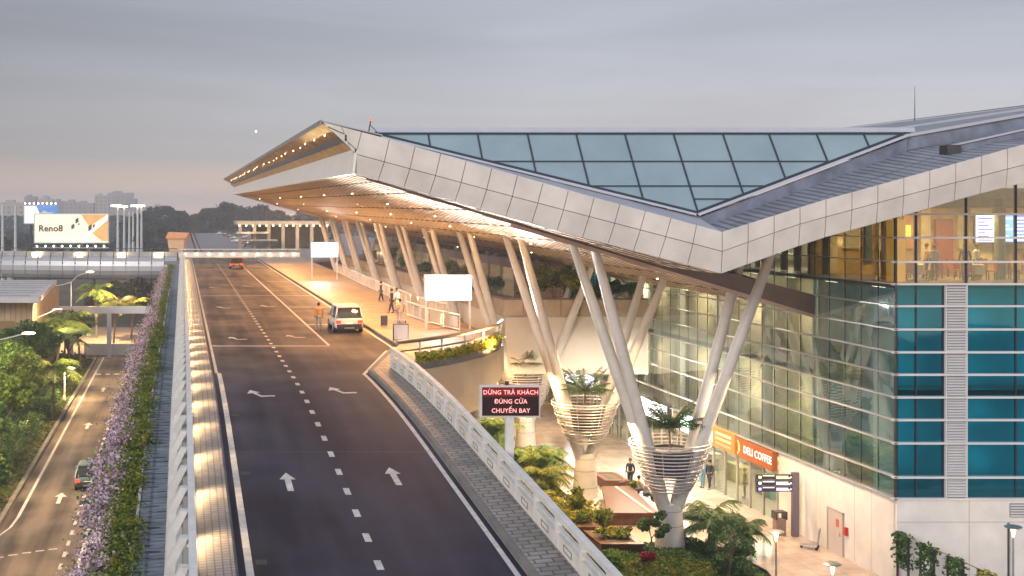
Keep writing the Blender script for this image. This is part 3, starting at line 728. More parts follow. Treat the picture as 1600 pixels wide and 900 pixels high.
for v in [47+3.4*i for i in range(28)]:
    m = MB(); c = W(6.35+.3*(rnd.random()), v, 20.44+rise(v)); m.ball(c, .028, 6, 4); m.build('eave_light', spotm, roof, world=True)

# glazed gable (skylight) between the wings
sk = thing('skylight', 'blue grey glazed triangular gable set in the valley of the roof', 'skylight', W(22.9, 45.8, 16.8))
SK0, SKT = (45.5, 16.9), (47.8, 20.6)
def SP(u, t, off=0): return W(u, SK0[0]+(SKT[0]-SK0[0])*t, SK0[1]+(SKT[1]-SK0[1])*t) + Vector((0, -.8*off, .55*off))
UA, UL_, UR_ = 22.85, 8.96, 33.8
def tlow(u): return (UA-u)/(UA-UL_) if u < UA else (u-UA)/(UR_-UA)
def mu(px): return (px-285)*SKT[0]/1600
sk_glass = mat('skylight_glass', (.2, .3, .35), .1, 0, var=.12, vscale=.16, spec=.8, col2=(.27, .37, .41))
frame_m = mat('glazing_frame', (.025, .035, .05), .4, .3, var=0)
ms = [UL_] + [mu(x) for x in (669, 746, 824, 900, 976, 1052, 1129, 1201, 1275.6, 1349)] + [UR_]
for a, c in zip(ms, ms[1:]):
    pts = [(a, 1), (c, 1)] + ([(c, tlow(c))] if tlow(c) < .999 else [])
    if a < UA < c: pts.append((UA, 0))
    if tlow(a) < .999: pts.append((a, tlow(a)))
    if len(pts) < 3: continue
    b = MB(); b.slab([SP(u, t) for u, t in pts][::-1], (0, .04, .0)); b.build('glass_pane', sk_glass, sk, world=True)
for u in ms[1:-1]:
    b = MB(); b.hexa([SP(u-.036, tlow(u), 0), SP(u+.036, tlow(u), 0), SP(u+.036, tlow(u), -.1), SP(u-.036, tlow(u), -.1), SP(u-.036, 1, 0), SP(u+.036, 1, 0), SP(u+.036, 1, -.1), SP(u-.036, 1, -.1)])
    for i in range(len(b.v)): b.v[i] = tuple(Vector(b.v[i]) + Vector((0, -.04, .03)))
    b.build('mullion', frame_m, sk, world=True)
for t_, th in ((.64, .009), (.33, .009), (.17, .008)):
    for i, (a, c) in enumerate(zip(ms, ms[1:])):
        if t_ < .3 and i not in (4, 6, 3): continue
        lo = max(tlow(a) if a > UA else 0, tlow(c) if c < UA else 0)
        aa, cc = a, c
        if tlow(a) > t_ and a < UA: aa = UA-(UA-UL_)*t_
        if tlow(c) > t_ and c > UA: cc = UA+(UR_-UA)*t_
        if cc-aa < .1: continue
        b = MB(); b.slab([SP(aa, t_-th/1.4, .05), SP(cc, t_-th/1.4, .05), SP(cc, t_+th/1.4, .05), SP(aa, t_+th/1.4, .05)], (0, .06, 0)); b.build('glazing_bar', frame_m, sk, world=True)
def edge(a, c, w_, off, m, name, dz=0):
    (u0, t0), (u1, t1) = a, c; b = MB(); A, B = SP(u0, t0, off), SP(u1, t1, off); dd = (B-A).normalized(); up = Vector((0, .55, .83)); up = (up - dd*up.dot(dd)).normalized()
    A += up*dz; B += up*dz
    b.slab([A, B, B+up*w_, A+up*w_], (0, .12, .0)); b.build(name, m, sk, world=True)
trim_w = mat('trim_white', (.42, .44, .5), .4, .1, var=.06)
edge((UL_-.3, 1), (UR_+.2, 1), .1, .06, frame_m, 'edge_bar', -.05); edge((UL_-.2, 1), (UR_+.4, 1), .26, .1, trim_w, 'ridge_trim', .05)
edge((UA, 0), (UR_, 1), .14, .08, frame_m, 'edge_bar', -.06); edge((UA, 0), (UR_, 1), .14, .12, trim_w, 'sill_trim', -.22)
edge((UL_, 1), (UA, 0), .14, .08, frame_m, 'edge_bar', -.06); edge((UL_, 1), (UA, 0), .12, .12, trim_w, 'sill_trim', -.2)
# blue grey kerb below the right-hand side of the glazing and the sheeted slope in front of it
kerbm = mat('kerb_blue', (.17, .195, .26), .5, .1, var=.35, vscale=1.3)
b = MB(); A0, A1 = SP(UA, 0), SP(UR_, 1)
b.slab([A0+Vector((0, -.1, -.75)), A1+Vector((0, -.1, -.85)), A1+Vector((0, -.1, -.22)), A0+Vector((0, -.1, -.22))], (0, .3, 0)); b.build('kerb', kerbm, sk, world=True)
b = MB(); uu = [23.2, 26, 29, 32, 33.8, 36.2, 40, 44, 48]
def kz(u): return A0.z-.7+(A1.z-A0.z-.1)*(u-UA)/(UR_-UA) if u <= 33.8 else 19.85+(u-33.8)*.178
def kv(u): return SK0[0]+(SKT[0]-SK0[0])*(u-UA)/(UR_-UA)-.05 if u <= 33.8 else 47.75
for a, c in zip(uu, uu[1:]): b.poly([W(a, V0+.02, ft(a)-.02), W(c, V0+.02, ft(c)-.02), W(c, kv(c), kz(c)), W(a, kv(a), kz(a))])
b.build('roof_sheeting', zinc, roof, world=True)
# narrow flashing between the left fascia and the glazing
b = MB(); ul = [23.2, 20, 17, 14, 11, 9.3]
for a, c in zip(ul, ul[1:]):
    A_, B_ = SP(min(a, UA), tlow(min(a, UA))), SP(c, tlow(c)); o_ = Vector((0, .1, -.12))
    b.poly([W(a, V0+.02, ft(a)-.015), A_+o_, B_+o_, W(c, V0+.02, ft(c)-.015)])
b.build('flashing', trim_w, roof, world=True)
def band(name, p0, p1, hgt, dep, m):
    b = MB(); A, B = W(*p0), W(*p1); b.slab([A, B, B+Vector((0, 0, hgt)), A+Vector((0, 0, hgt))], (0, dep, 0)); b.build(name, m, roof, world=True)
band('roof_kerb', (33.6, 47.8, 19.8), (48, 47.8, 22.35), .62, .3, kerbm)
band('roof_trim', (33.55, 47.7, 20.42), (48, 47.7, 22.97), .14, .5, trim_w)
band('roof_kerb', (34.3, 45.75, 19.45), (48, 45.75, 22.5), .42, .2, kerbm)
band('roof_trim', (34.2, 45.68, 19.86), (48, 45.68, 22.9), .08, .3, trim_w)
b = MB(); b.ubox(34.0, 34.6, 45.5, 46.0, 19.5, 19.95); b.build('roof_gully', dsteel, roof, world=True)
b = MB(); b.poly([W(33.9, 48.2, 20.5), W(48, 48.2, 23.0), W(48, 54, 22.85), W(33.9, 54, 20.75)]); b.poly([W(33.9, 54.3, 20.8), W(52, 54.3, 23.6), W(54, 62, 23.7), W(33.9, 62, 21.2)])
b.poly([W(33.9, 62.4, 21.3), W(54, 62.4, 23.8), W(60, 80, 24.4), W(33.9, 80, 21.4)]); b.build('roof_sheeting', zinc, roof, world=True)
band('roof_trim', (34.2, 54, 20.72), (50, 54, 23.15), .16, .4, trim_w); band('roof_trim', (34.5, 62, 21.25), (54, 62, 23.6), .14, .4, trim_w)
# small fixings
m = MB(); m.tube([W(8.4, 46.5, 20.3), W(8.55, 46.5, 21.1)], .03, 6); m.tube([W(9.1, 46.5, 20.3), W(8.55, 46.5, 20.9)], .02, 5); bk = thing('beacon', 'small red obstruction beacon on the left end of the skylight ridge', 'beacon', W(8.5, 46.5, 20.3))
m.build('bracket', dsteel, bk, world=True); m = MB(); m.tube([W(8.55, 46.5, 21.1), W(8.57, 46.5, 21.25)], .035, 7); m.build('lens', mat('red_lens', (.4, .02, .02), .3, emit=(1, .1, .05), estr=1.5), bk, world=True)
m = MB(); m.tube([W(42.2, 59, 22.2), W(42.2, 59, 24.2)], [.03, .012], 5); tag(center_origin(m.build('roof_antenna', dsteel)), 'thin whip antenna standing on the roof slope at the right', 'antenna')
for i, (px, py, v) in enumerate(((547, 322, 90), (645, 322, 70))):
    u_ = (px-285)*v/1600; z_ = 17-(py-330)*v/1600
    sp = thing('hanging_loudspeaker', 'small dark loudspeaker hanging under the %s part of the soffit' % ('farther' if i == 0 else 'nearer'), 'loudspeaker', W(u_, v, z_), group='loudspeakers under the canopy')
    m = MB(); m.lathe([(.1, -.35), (.16, -.3), (.16, .25), (.06, .33)], (0, 0, 0), 10); m.build('body', dsteel, sp); m = MB(); m.tube([(0, 0, .3), (0, 0, S(u_, v)-z_-.03)], .025, 5); m.build('hanger', dsteel, sp)

# ------------------------------------------------------------------ branching columns
colm = mat('column_white', (.56, .54, .51), .45, 0, var=.12, vscale=.9)
ringm = mat('ring_steel', (.5, .48, .5), .4, .3, var=.08)
potm = mat('pot_dark', (.05, .045, .045), .6, var=.2)
RR = lambda f: 1.0+1.02*f**.75
ORD = ['nearest', 'second nearest', 'third nearest', 'fourth nearest', 'fifth nearest', 'sixth nearest', 'seventh nearest', 'eighth nearest', 'ninth nearest', 'farthest']
def branches(v):
    """tips relative to the foot, with the true soffit height at each"""
    out = []
    for du, dv in ((-4.3, -1.35), (-4.3, 1.35), (4.1, -1.35), (4.1, 1.35)):
        u = 24+du; out.append((du, dv, S(u, v+dv)+.05))
    return out
cols = [50.4+10.6*i for i in range(10)]
for i, v in enumerate(cols):
    t = thing('branching_column', 'white steel column forking into four raking branches, %s to the camera in the row' % ORD[i], 'column', W(24, v, 0), ROT, 'branching columns under the canopy')
    m = MB(); m.lathe([(.82, 0), (.8, .05), (.74, .6), (.66, 1.6), (.6, 2.3), (.57, 2.62), (.4, 2.66)], n=28); m.build('base', colm, t, smooth=True)
    m = MB(); m.torus((0, 0, .62), .742, .012, 28, 4); m.torus((0, 0, 1.6), .662, .012, 28, 4); m.torus((0, 0, 2.3), .602, .012, 28, 4); m.build('base_joint', panel_dk, t)
    for du, dv, zt in branches(v):
        du_ = du
        if i == 0 and du > 0: du_, zt = du+.6, 16.3
        p1 = Matrix.Rotation(-ROT, 3, 'Z') @ (W(24+du_, v+dv, zt) - W(24, v, 0))
        s_ = Vector((.3 if du > 0 else -.3, .12 if dv > 0 else -.12, 2.35))
        m = MB(); m.tube([s_, s_.lerp(p1, .3), s_.lerp(p1, .75), p1], [.3, .3, .27, .2], 16); m.build('branch', colm, t, smooth=True)
    if i < 5:
        for k in range(14):
            f = k/13; z = 3.35+2.35*f; r = RR(f)+(.05 if k % 3 == 0 else 0); m = MB(); m.torus((0, 0, z), r, .036, 40, 5); m.build('ring', ringm, t, smooth=True)
        for k in range(8):
            a = k*math.pi/4+.2; m = MB(); m.tube([((RR(f)-.03)*math.cos(a), (RR(f)-.03)*math.sin(a), 3.35+2.35*f) for f in (0, .25, .5, .75, 1)], .022, 5); m.build('ring_strut', ringm, t)
        m = MB(); m.lathe([(.75, 4.0), (1.0, 4.1), (1.25, 5.3), (1.15, 5.32), (1.1, 5.2)], n=24); m.build('plant_pot', potm, t)
        c = W(24, v, 5.25)
        make_palm('potted_fern', 'dark spiky fern growing in the ring planter of the %s column' % ORD[i], c, 1.1, 2.0, 22, leaf_dk, bark, 40+i, 'ferns in the column planters', .06, 1, .03, 'fern', .12)
# ------------------------------------------------------------------ terminal building
FU, FV = 32.5, 46.7
bld = thing('terminal_building', 'glass and white panel airport terminal with teal end wall under the butterfly roof', 'building', W(38, 60, 0))
g_long = glass_mat('facade_glass', (.55, .69, .76), .24, .02, (.74, .92, 1.0), wob=.06)
g_clear = glass_mat('clear_glass', (.8, .86, .82), .03, .02)
teal = glass_mat('teal_glass', (.05, .52, .62), .08, .03, (.16, .42, .5), wob=.04)
transm = mat('transom', (.66, .65, .66), .4, .1, var=.04); trans2 = mat('transom_side', (.5, .5, .52), .35, .3, var=.04)
wallp = mat('wall_panel_white', (.7, .67, .64), .6, var=.1, vscale=.8)
cream = mat('interior_cream', (.5, .42, .28), .7, var=.45, vscale=.45)
intw = mat('interior_white', (.6, .57, .5), .7, var=.08)
intf = mat('interior_floor', (.3, .25, .2), .3, var=.15)
ZR = [3.92, 4.9, 6.45, 7.51, 8.54, 9.57, 10.59, 11.63, 12.69, 13.69, 14.7, 15.8, 16.87]
VF1 = 112
rr = random.Random(11)
for z0, z1 in zip(ZR, ZR[1:]+[17.9]):
    b = MB(); v = FV
    while v < VF1:
        v2 = min(v+1.2, VF1); j = lambda: rr.uniform(-.006, .006)
        b.poly([W(FU+j(), v+.02, z0+.02), W(FU+j(), v2-.02, z0+.02), W(FU+j(), v2-.02, z1-.02), W(FU+j(), v+.02, z1-.02)]); v = v2
    b.build('glass_band', g_long, bld, world=True)
    b = MB(); b.ubox(FU-.16, FU-.02, FV-.2, VF1, z0-.03, z0+.025); b.build('transom', trans2, bld, world=True)
b = MB(); v = FV
while v < VF1:
    b.ubox(FU+.02, FU+.07, v-.016, v+.016, 3.95, 17.15 if v > 47 else 17); v += 1.2
b.build('mullion', frame_m, bld, world=True)
b = MB(); b.ubox(FU-.03, FU+.06, FV-.06, FV+.04, 3.9, 17.1); b.build('corner_post', dsteel, bld, world=True)
# teal end wall facing the camera
ue = [FU+.05, 33.45, 34.68, 35.73, 38.0, 40.4, 42.8, 45.2, 48]
for z0, z1 in zip(ZR[:9], ZR[1:10]):
    for a, c in zip(ue, ue[1:]):
        if abs(a-34.68) < .01: continue
        j = lambda: rr.uniform(-.003, .003)
        b = MB(); b.slab([W(a+.03, FV+j(), z0+.03), W(c-.03, FV+j(), z0+.03), W(c-.03, FV+j(), z1-.03), W(a+.03, FV+j(), z1-.03)], (0, .03, 0)); b.build('glass_pane', teal, bld, world=True)
for z0 in ZR:
    b = MB(); b.ubox(FU-.2, 48, FV-.2, FV-.02, z0-.05, z0+.04); b.build('transom', transm, bld, world=True)
b = MB()
for u in ue[1:]: b.ubox(u-.03, u+.03, FV-.03, FV+.06, 3.93, 13.66)
for u in (33.45, 35.73, 38.0, 40.4, 42.8, 45.2): b.ubox(u-.045, u+.045, FV-.03, FV+.08, 13.72, 17+.27*(u-31)+.2)
b.build('mullion', frame_m, bld, world=True)
b = MB(); b.ubox(FU+.1, 48, FV+1.5, FV+1.6, 3.9, 13.4); b.build('backing_wall', mat('backing', (.3, .5, .48), .6, var=.3, vscale=.5), bld, world=True)
b = MB(); b.ubox(FU+.1, FU+.2, FV+.1, FV+1.5, 3.9, 13.4); b.build('backing_wall', MATS['backing'], bld, world=True)
for u in (33.6, 37, 40):
    for z in (5.4, 7.6, 9.6, 12): lamp('POINT', W(u, FV+.8, z), 60, (.9, .97, 1), 1.2, name='backing_light')  # lamps added behind the teal panes to brighten the backing wall
# louvre column in the teal wall
lv = MB(); lv.ubox(34.72, 35.69, FV-.03, FV+.05, 3.95, 13.64); lv = lv.build('louvre_panel', mat('louvre_back', (.3, .3, .31), .6, var=0), bld, world=True)
b = MB(); z = 4.0
while z < 13.6:
    b.slab([W(34.75, FV-.05, z+.07), W(34.75, FV-.13, z), W(35.66, FV-.13, z), W(35.66, FV-.05, z+.07)], (0, 0, .02)); z += .125
b.build('louvre_blade', transm, lv, world=True)
b = MB()
for u in (34.72, 35.66): b.ubox(u, u+.04, FV-.15, FV-.02, 3.95, 13.64)
b.build('louvre_frame', transm, lv, world=True)
# upper clear glazing of the restaurant
for a, c in zip([FU+.05]+ue[1:2]+ue[3:], ue[1:2]+ue[3:]):
    for z0, z1 in zip(ZR[9:], ZR[10:]+[18.3]):
        zt = min(z1, fb((a+c)/2)+.15)
        if zt-z0 < .3: continue
        b = MB(); b.slab([W(a+.04, FV, z0+.04), W(c-.04, FV, z0+.04), W(c-.04, FV, zt), W(a+.04, FV, zt)], (0, .02, 0)); b.build('glass_pane', g_clear, bld, world=True)
b = MB(); us = [23.3, 27.3, 30.7, 34, 36.2, 48]
for a, c in zip(us, us[1:]): b.poly([W(a, V0+.45, fb(a)+.06), W(a, 60, fb(a)+.1), W(c, 60, fb(c)+.1), W(c, V0+.45, fb(c)+.06)])
b.build('wing_soffit', mat('wing_soffit', (.45, .4, .37), .6, var=.06), roof, world=True)
# solid structure behind the glass
b = MB(); b.ubox(36.0, 36.2, FV+1.7, 58.4, 3.9, 13.4); b.build('inner_wall', mat('interior_teal', (.1, .2, .24), .6, var=.5, vscale=.4), bld, world=True)
b = MB()
b.ubox(FU+.25, 48, FV+.3, VF1, 13.45, 13.7); b.ubox(FU+.25, 48, FV+.3, VF1, 8.55, 8.8); b.ubox(FU+.05, 48, FV+.22, VF1, 3.6, 3.9); b.build('floor_slab', intf, bld, world=True)
b = MB(); b.ubox(41, 41.2, 58, VF1, 3.9, 18); b.ubox(36.0, 36.2, 58.5, VF1-.4, 3.9, 13.4); b.ubox(FU+.3, 48, VF1-.3, VF1, 0, 18); b.build('inner_wall', cream, bld, world=True)
b = MB(); v = 52.6
while v < 110:
    b.ubox(33.2, 33.3, v, v+.5, 13.75, 17.2); b.ubox(33.5, 33.6, v+.7, v+1.0, 13.75, 17.2); v += 1.25
b.build('curtain', mat('curtain_cream', (.7, .58, .34), .8, var=.15), bld, world=True)
b = MB(); v = 51
while v < 110:
    c = W(35.2, v, 0)
    for z0, z1 in ((3.9, 8.5), (8.8, 13.4)): b.tube([(c.x, c.y, z0), (c.x, c.y, z1)], .3, 10)
    v += 5.3
b.build('inner_column', intw, bld, world=True)
ceil_l = emis('ceiling_light', (1, .8, .48), 9)
k = 0; b = MB()
for z in (8.5, 13.4):
    v = 49
    while v < 100:
        b.ubox(33.6, 33.9, v, v+.9, z-.05, z-.02); b.ubox(34.9, 35.2, v+1.3, v+2.2, z-.05, z-.02); v += 3.6
b.build('ceiling_strip', ceil_l, bld, world=True)
for z in (6.4, 11, 15.4):
    for v in (49, 53.5, 58.5, 64, 70, 77, 86, 97):
        if z > 14 and v < 53: continue
        lamp('POINT', W(34.4, v, z), (16 if v < 50 else 45 if v < 56 else 170 if v < 61 else 330) if z < 14 else (90 if v < 56 else 520), (1, .76, .46), .5, name='interior_light')
for z, e in ():
    for v in (52, 60, 68, 78, 90):
        if z > 14 and v < 55: v = 56
        lamp('AREA', W(35.0, v, z), e, (1, .76, .42), 3, to=W(35.3, v, z-3), name='interior_light')
# ground storey: white wall, door, shops
VS = 55.8
b = MB(); b.ubox(FU, FU+.2, FV, VS, 0, 3.86); b.build('base_wall', wallp, bld, world=True)
b = MB(); b.ubox(FU, 48, FV-.0-.15, FV+.1, 0, 3.86); b.build('base_wall', wallp, bld, world=True)
b = MB()
for u in (35.75,): b.ubox(u, u+.03, FV-.156, FV-.14, 0, 3.86)
b.build('panel_joint', mat('joint_grey', (.4, .39, .38), .7, var=0), bld, world=True); b = MB(); b.ubox(FU, 48, FV-.156, FV-.14, 2.85, 2.88); b.build('panel_joint', MATS['joint_grey'], bld, world=True)
for v in (48.3, 49.5, 52.5, 54.2): b = MB(); b.ubox(FU-.006, FU+.02, v, v+.02, 0, 3.86); b.build('panel_joint', MATS['joint_grey'], bld, world=True)
b = MB(); b.ubox(37.6, 40, FV-.2, FV-.12, 3.1, 3.72); vp = b.build('vent', mat('vent', (.2, .2, .2), .6, var=0), bld, world=True)
b = MB()
for k in range(5): b.ubox(37.6, 40, FV-.24, FV-.2, 3.14+k*.12, 3.2+k*.12)
b.build('vent_blade', transm, vp, world=True)
dr = MB(); dr.ubox(FU-.05, FU+.05, 50.35, 51.45, 0, 2.08); dr = dr.build('door', mat('door_grey', (.5, .45, .44), .5, var=.04), bld, world=True)
b = MB()
for (v0, v1, z0, z1) in ((50.27, 50.35, 0, 2.16), (51.45, 51.53, 0, 2.16), (50.27, 51.53, 2.08, 2.16)): b.ubox(FU-.08, FU+.02, v0, v1, z0, z1)
b.build('door_frame', mat('door_frame', (.36, .32, .31), .5, var=0), dr, world=True)
b = MB(); b.ubox(FU-.1, FU-.05, 50.5, 50.56, .95, 1.12); b.build('handle', steel, dr, world=True)
b = MB(); b.ubox(FU-.056, FU-.05, 50.6, 50.85, 1.35, 1.75); b.build('notice', mat('notice_red', (.5, .12, .08), .5, var=.2, vscale=8), dr, world=True)
b = MB(); b.ubox(FU-.16, FU-.01, 49.95, 50.15, 1.15, 1.55); tag(center_origin(b.build('fire_hose_box', mat('fire_red', (.45, .03, .02), .35), bevel=.01)), 'red fire box on the white wall right of the grey door', 'fire box')
b = MB(); b.ubox(FU+.02, 48, VS, VF1, 0, .02); b.build('shop_floor', intf, bld, world=True)
b = MB(); b.ubox(38, 38.2, VS, VF1, 0, 3.6); b.ubox(FU+.2, 38, VS, VS+.2, 0, 3.6); b.build('shop_wall', intw, bld, world=True)
v = VS+.1; i = 0
fr = mat('shop_frame', (.45, .42, .38), .4, .2, var=0)
while v < 100:
    v2 = v+1.35
    b = MB(); b.slab([W(FU, v+.04, .05), W(FU, v2-.04, .05), W(FU, v2-.04, 2.7), W(FU, v+.04, 2.7)], (.02, 0, 0)); b.build('shop_window', g_clear, bld, world=True)
    b = MB(); b.ubox(FU-.06, FU+.06, v-.04, v+.04, 0, 2.72); b.ubox(FU-.05, FU+.05, v+.04, v2-.04, 2.7, 2.78); b.build('window_frame', fr, bld, world=True)
    v = v2; i += 1
for v in (58, 62, 66.5, 72, 80): lamp('AREA', W(35, v, 3.45), 380, (1, .85, .66), 2.2, to=W(35, v, 0), name='shop_light')
# rows of goods and counters inside
rr = random.Random(5)
for i, v in enumerate((57.4, 60.3, 63.5, 67)):
    m = MB(); m.ubox(34.6, 35.3, v, v+1.6, .02, 1.1)
    for s_ in range(3): m.ubox(37.3, 37.9, v, v+1.8, .5+s_*.6, .55+s_*.6)
    tag(center_origin(m.build('shop_counter', mat('counter_%d' % i, ((.3, .13, .05), (.1, .3, .3), (.35, .3, .1), (.4, .36, .3))[i], .5, var=.3, vscale=5))), ('brown counter with shelves behind the coffee shop glass', 'teal counter with shelves in the shop left of the coffee sign', 'ochre counter with shelves behind the second shopfront', 'cream counter with shelves at the far end of the shops')[i], 'counter')
# shop signs
TS = Matrix(((0, 0, -1), (-1, 0, 0), (0, 1, 0)))   # faces -u (world x), reads toward the camera
cs = math.cos(ROT); sn = math.sin(ROT)
ud = (W(0, 1, 0)-W(0, 0, 0)).normalized()
TS = Matrix(((-ud.x, 0, -ud.y*1), (-ud.y, 0, ud.x), (0, 1, 0)))
sg = thing('coffee_shop_sign', 'brown fascia sign reading DELI COFFEE in white letters above the shopfront', 'shop sign', W(FU-.2, 57.7, 2.8))
m = MB(); m.ubox(FU-.3, FU-.02, 55.9, 59.6, 2.8, 3.84); m.build('panel', mat('sign_brown', (.32, .09, .02), .4, var=.06, emit=(.4, .11, .02), estr=.12), sg, world=True)
lit = emis('letter_white', (1, .95, .88), 1.6)
r_ = sg.matrix_basis.inverted()
text_mesh('lettering', 'DELI COFFEE', .6, lit, sg, r_ @ W(FU-.31, 57.35, 3.32), TS, .006, bold=0, sx=.98)
m = MB(); c = r_ @ W(FU-.31, 59.3, 3.35)
def crescent(mb, c, R_, T):
    pts = []
    for k in range(9): a = R(-70+17.5*k); pts.append((R_*math.cos(a), R_*math.sin(a)))
    for k in range(9): a = R(70-17.5*k); pts.append((R_*.72*math.cos(a)-.03, R_*.9*math.sin(a)))
    for q in range(8):
        A = [pts[q], pts[q+1], pts[16-q], pts[17-q]]; mb.poly([Vector(c)+T @ Vector((x-.2, y, .012)) for x, y in A])
crescent(m, c, .42, TS); m.build('emblem', emis('emblem_amber', (1, .55, .12), 2.6), sg)
sg = thing('lit_menu_sign', 'bright backlit sign with white square and orange stripes left of the coffee sign', 'shop sign', W(FU-.2, 61, 2.8))
m = MB(); m.ubox(FU-.3, FU-.02, 59.75, 63.3, 2.8, 3.95); m.build('panel', mat('sign_orange', (.4, .15, .03), .4, var=.1, emit=(.9, .4, .1), estr=.25), sg, world=True)
m = MB(); m.ubox(FU-.33, FU-.3, 62.2, 63.1, 2.95, 3.85); m.build('white_square', emis('sign_white', (1, .93, .8), 1.6), sg, world=True)
for k in range(3): m = MB(); m.ubox(FU-.33, FU-.3, 60.1, 61.8, 2.98+k*.3, 3.13+k*.3); m.build('stripe', emis('sign_stripe_%d' % k, ((1, .45, .2), (1, .7, .3), (1, .88, .5))[k], 1.0), sg, world=True)
for j, (v0, v1, lab, col) in enumerate(((64.3, 66.2, 'green and white backlit shop sign beside the nearest ring planter', (.75, 1, .8)), (68, 72.5, 'large blank white backlit shop sign behind the nearest column', (1, .98, .92)), (80, 86, 'far white and violet backlit sign under the terrace block', (.85, .8, 1)))):
    sg = thing('backlit_sign', lab, 'shop sign', W(FU-.2, v0, 2.8)); m = MB(); m.ubox(FU-.3, FU-.02, v0, v1, 2.85, 4.0); m.build('light_face', emis('backlit_%d' % j, col, 3.4), sg, world=True)
    m = MB()
    for (a0, a1, z0, z1) in ((v0-.05, v0, 2.8, 4.05), (v1, v1+.05, 2.8, 4.05), (v0, v1, 2.78, 2.84), (v0, v1, 4.01, 4.07)): m.ubox(FU-.33, FU-.02, a0, a1, z0, z1)
    m.build('frame', dsteel, sg, world=True)
    if j == 0:
        m = MB(); m.ubox(FU-.31, FU-.3, 64.4, 65.1, 3.1, 3.6); m.build('green_mark', emis('green_mark', (.05, .5, .2), 1), sg, world=True)
# restaurant on the upper floor behind the corner glazing
b = MB(); b.ubox(FU+.3, 48, 53.5, 53.7, 13.7, 18.2); b.build('restaurant_wall', mat('rest_wall', (.55, .34, .1), .6, var=.45, vscale=1.2), bld, world=True)
b = MB()
for u0, u1, z0, z1, c in ((33.2, 34.7, 14.2, 16.6, 0),): pass
paint_c = [('amber', (.7, .3, .03)), ('cream', (.75, .62, .36)), ('russet', (.35, .07, .03)), ('slate', (.12, .16, .16))]
pm_ = [mat('deco_'+n_, c_, .5, var=.2, vscale=3) for n_, c_ in paint_c]
u = 33.6; k = 0
while u < 47:
    wd = (.5, .9, .35, 1.1, .6)[k % 5]; m = MB(); m.ubox(u, u+wd, 53.3, 53.45, 13.75+(.0, 1.3, .6)[k % 3], (16.6, 16.9, 17.2)[k % 3]); m.build('wall_panel', pm_[(1, 1, 3, 1, 0, 1, 2)[k % 7]], bld, world=True); u += wd+.28; k += 1
m = MB(); m.ubox(36.0, 37.0, 52.0, 52.1, 15.6, 16.3); m.build('amber_lantern', emis('amber', (1, .42, .04), 2.2), bld, world=True)
for u in (34.1, 39.6): m = MB(); c = W(u, 49.6, 0); m.tube([(c.x, c.y, 13.7), (c.x, c.y, 17.6)], .26, 10); m.build('pillar', pm_[0] if u < 35 else pm_[3], bld, world=True)
m = MB(); m.ubox(FU+.3, 48, 47.2, 53.5, 17.15, 17.25); m.build('restaurant_ceiling', mat('rest_ceiling', (.2, .07, .035), .5, var=.3, vscale=2), bld, world=True)
m = MB(); m.ubox(33.2, 33.9, 48.0, 48.3, 13.7, 16.6); m.build('amber_column', mat('amber_col', (.8, .36, .03), .5, emit=(.8, .34, .03), estr=.5), bld, world=True)
fbd = thing('flight_board', 'bright blue and white flight information screens hanging in the upstairs restaurant', 'screen', W(42, 52.5, 15.4))
m = MB(); m.ubox(40.6, 43.6, 52.5, 52.6, 15.35, 16.85); m.build('housing', dsteel, fbd, world=True)
for k in range(3):
    m = MB(); m.ubox(40.68+k, 41.56+k, 52.44, 52.5, 15.42, 16.78); s_ = m.build('screen', emis('screen_%d' % k, ((.8, .8, .95), (.12, .3, .8), (.1, .15, .55))[k], 2.6), fbd, world=True)
    m = MB()
    for q in range(7): m.ubox(40.74+k, 41.5+k-(q % 3)*.2, 52.42, 52.44, 15.48+q*.185, 15.56+q*.185)
    m.build('text_row', emis('row_%d' % k, ((.12, .1, .4), (.8, .85, 1), (.7, .75, .9))[k], 2.4), s_, world=True)
for u in (35, 38.5, 42.5): lamp('AREA', W(u, 50, 17.0), 220, (1, .62, .26), 1.6, to=W(u, 50.3, 13.7), name='restaurant_light')
for k, (u, v) in enumerate(((35, 49), (36.6, 50.6), (38, 49.2), (41, 49.4), (43, 50.4), (39.6, 51.5))):
    t = thing('dining_table', 'round cream clothed table in the upstairs restaurant, %s' % ('leftmost near the amber pillar', 'behind the gap between the first two tables', 'just left of the dark pillar', 'right of the dark pillar near the glass', 'rightmost below the screens', 'farther back behind the dark pillar')[k], 'table', W(u, v, 13.7), group='restaurant tables')
    m = MB(); m.lathe([(.55, .28), (.5, .7), (.48, .75)], n=14); m.build('cloth', mat('table_cloth', (.6, .52, .38), .8), t); m = MB(); m.lathe([(.2, 0), (.05, .05), (.05, .3)], n=8); m.build('foot', dsteel, t)
    for q in range(3):
        a = q*2.1+k; ch = thing('dining_chair', 'russet restaurant chair number %d round its table, %s' % (q+1, ('by the amber pillar', 'in the gap', 'left of dark pillar', 'right of dark pillar', 'below the screens', 'at the back')[k]), 'chair', Vector(W(u, v, 13.7))+Vector((.85*math.cos(a), .85*math.sin(a), 0)), a+math.pi/2, 'restaurant chairs')
        ch['label'] = ('russet restaurant chair on the %s side of the table %s' % (('right', 'left', 'near')[q], ('by the amber pillar', 'in the gap between tables', 'just left of the dark pillar', 'just right of the dark pillar', 'below the screens', 'at the very back')[k]))
        m = MB(); m.box(-.22, .22, -.22, .22, .4, .47); m.build('seat', pm_[2], ch); m = MB(); m.box(-.22, .22, .18 if False else -.24, -.19, .47, .95); m.build('backrest', pm_[2], ch)
        for x in (-.19, .19):
            for y in (-.19, .19): m = MB(); m.box(x-.02, x+.02, y-.02, y+.02, 0, .4); m.build('leg', dsteel, ch)
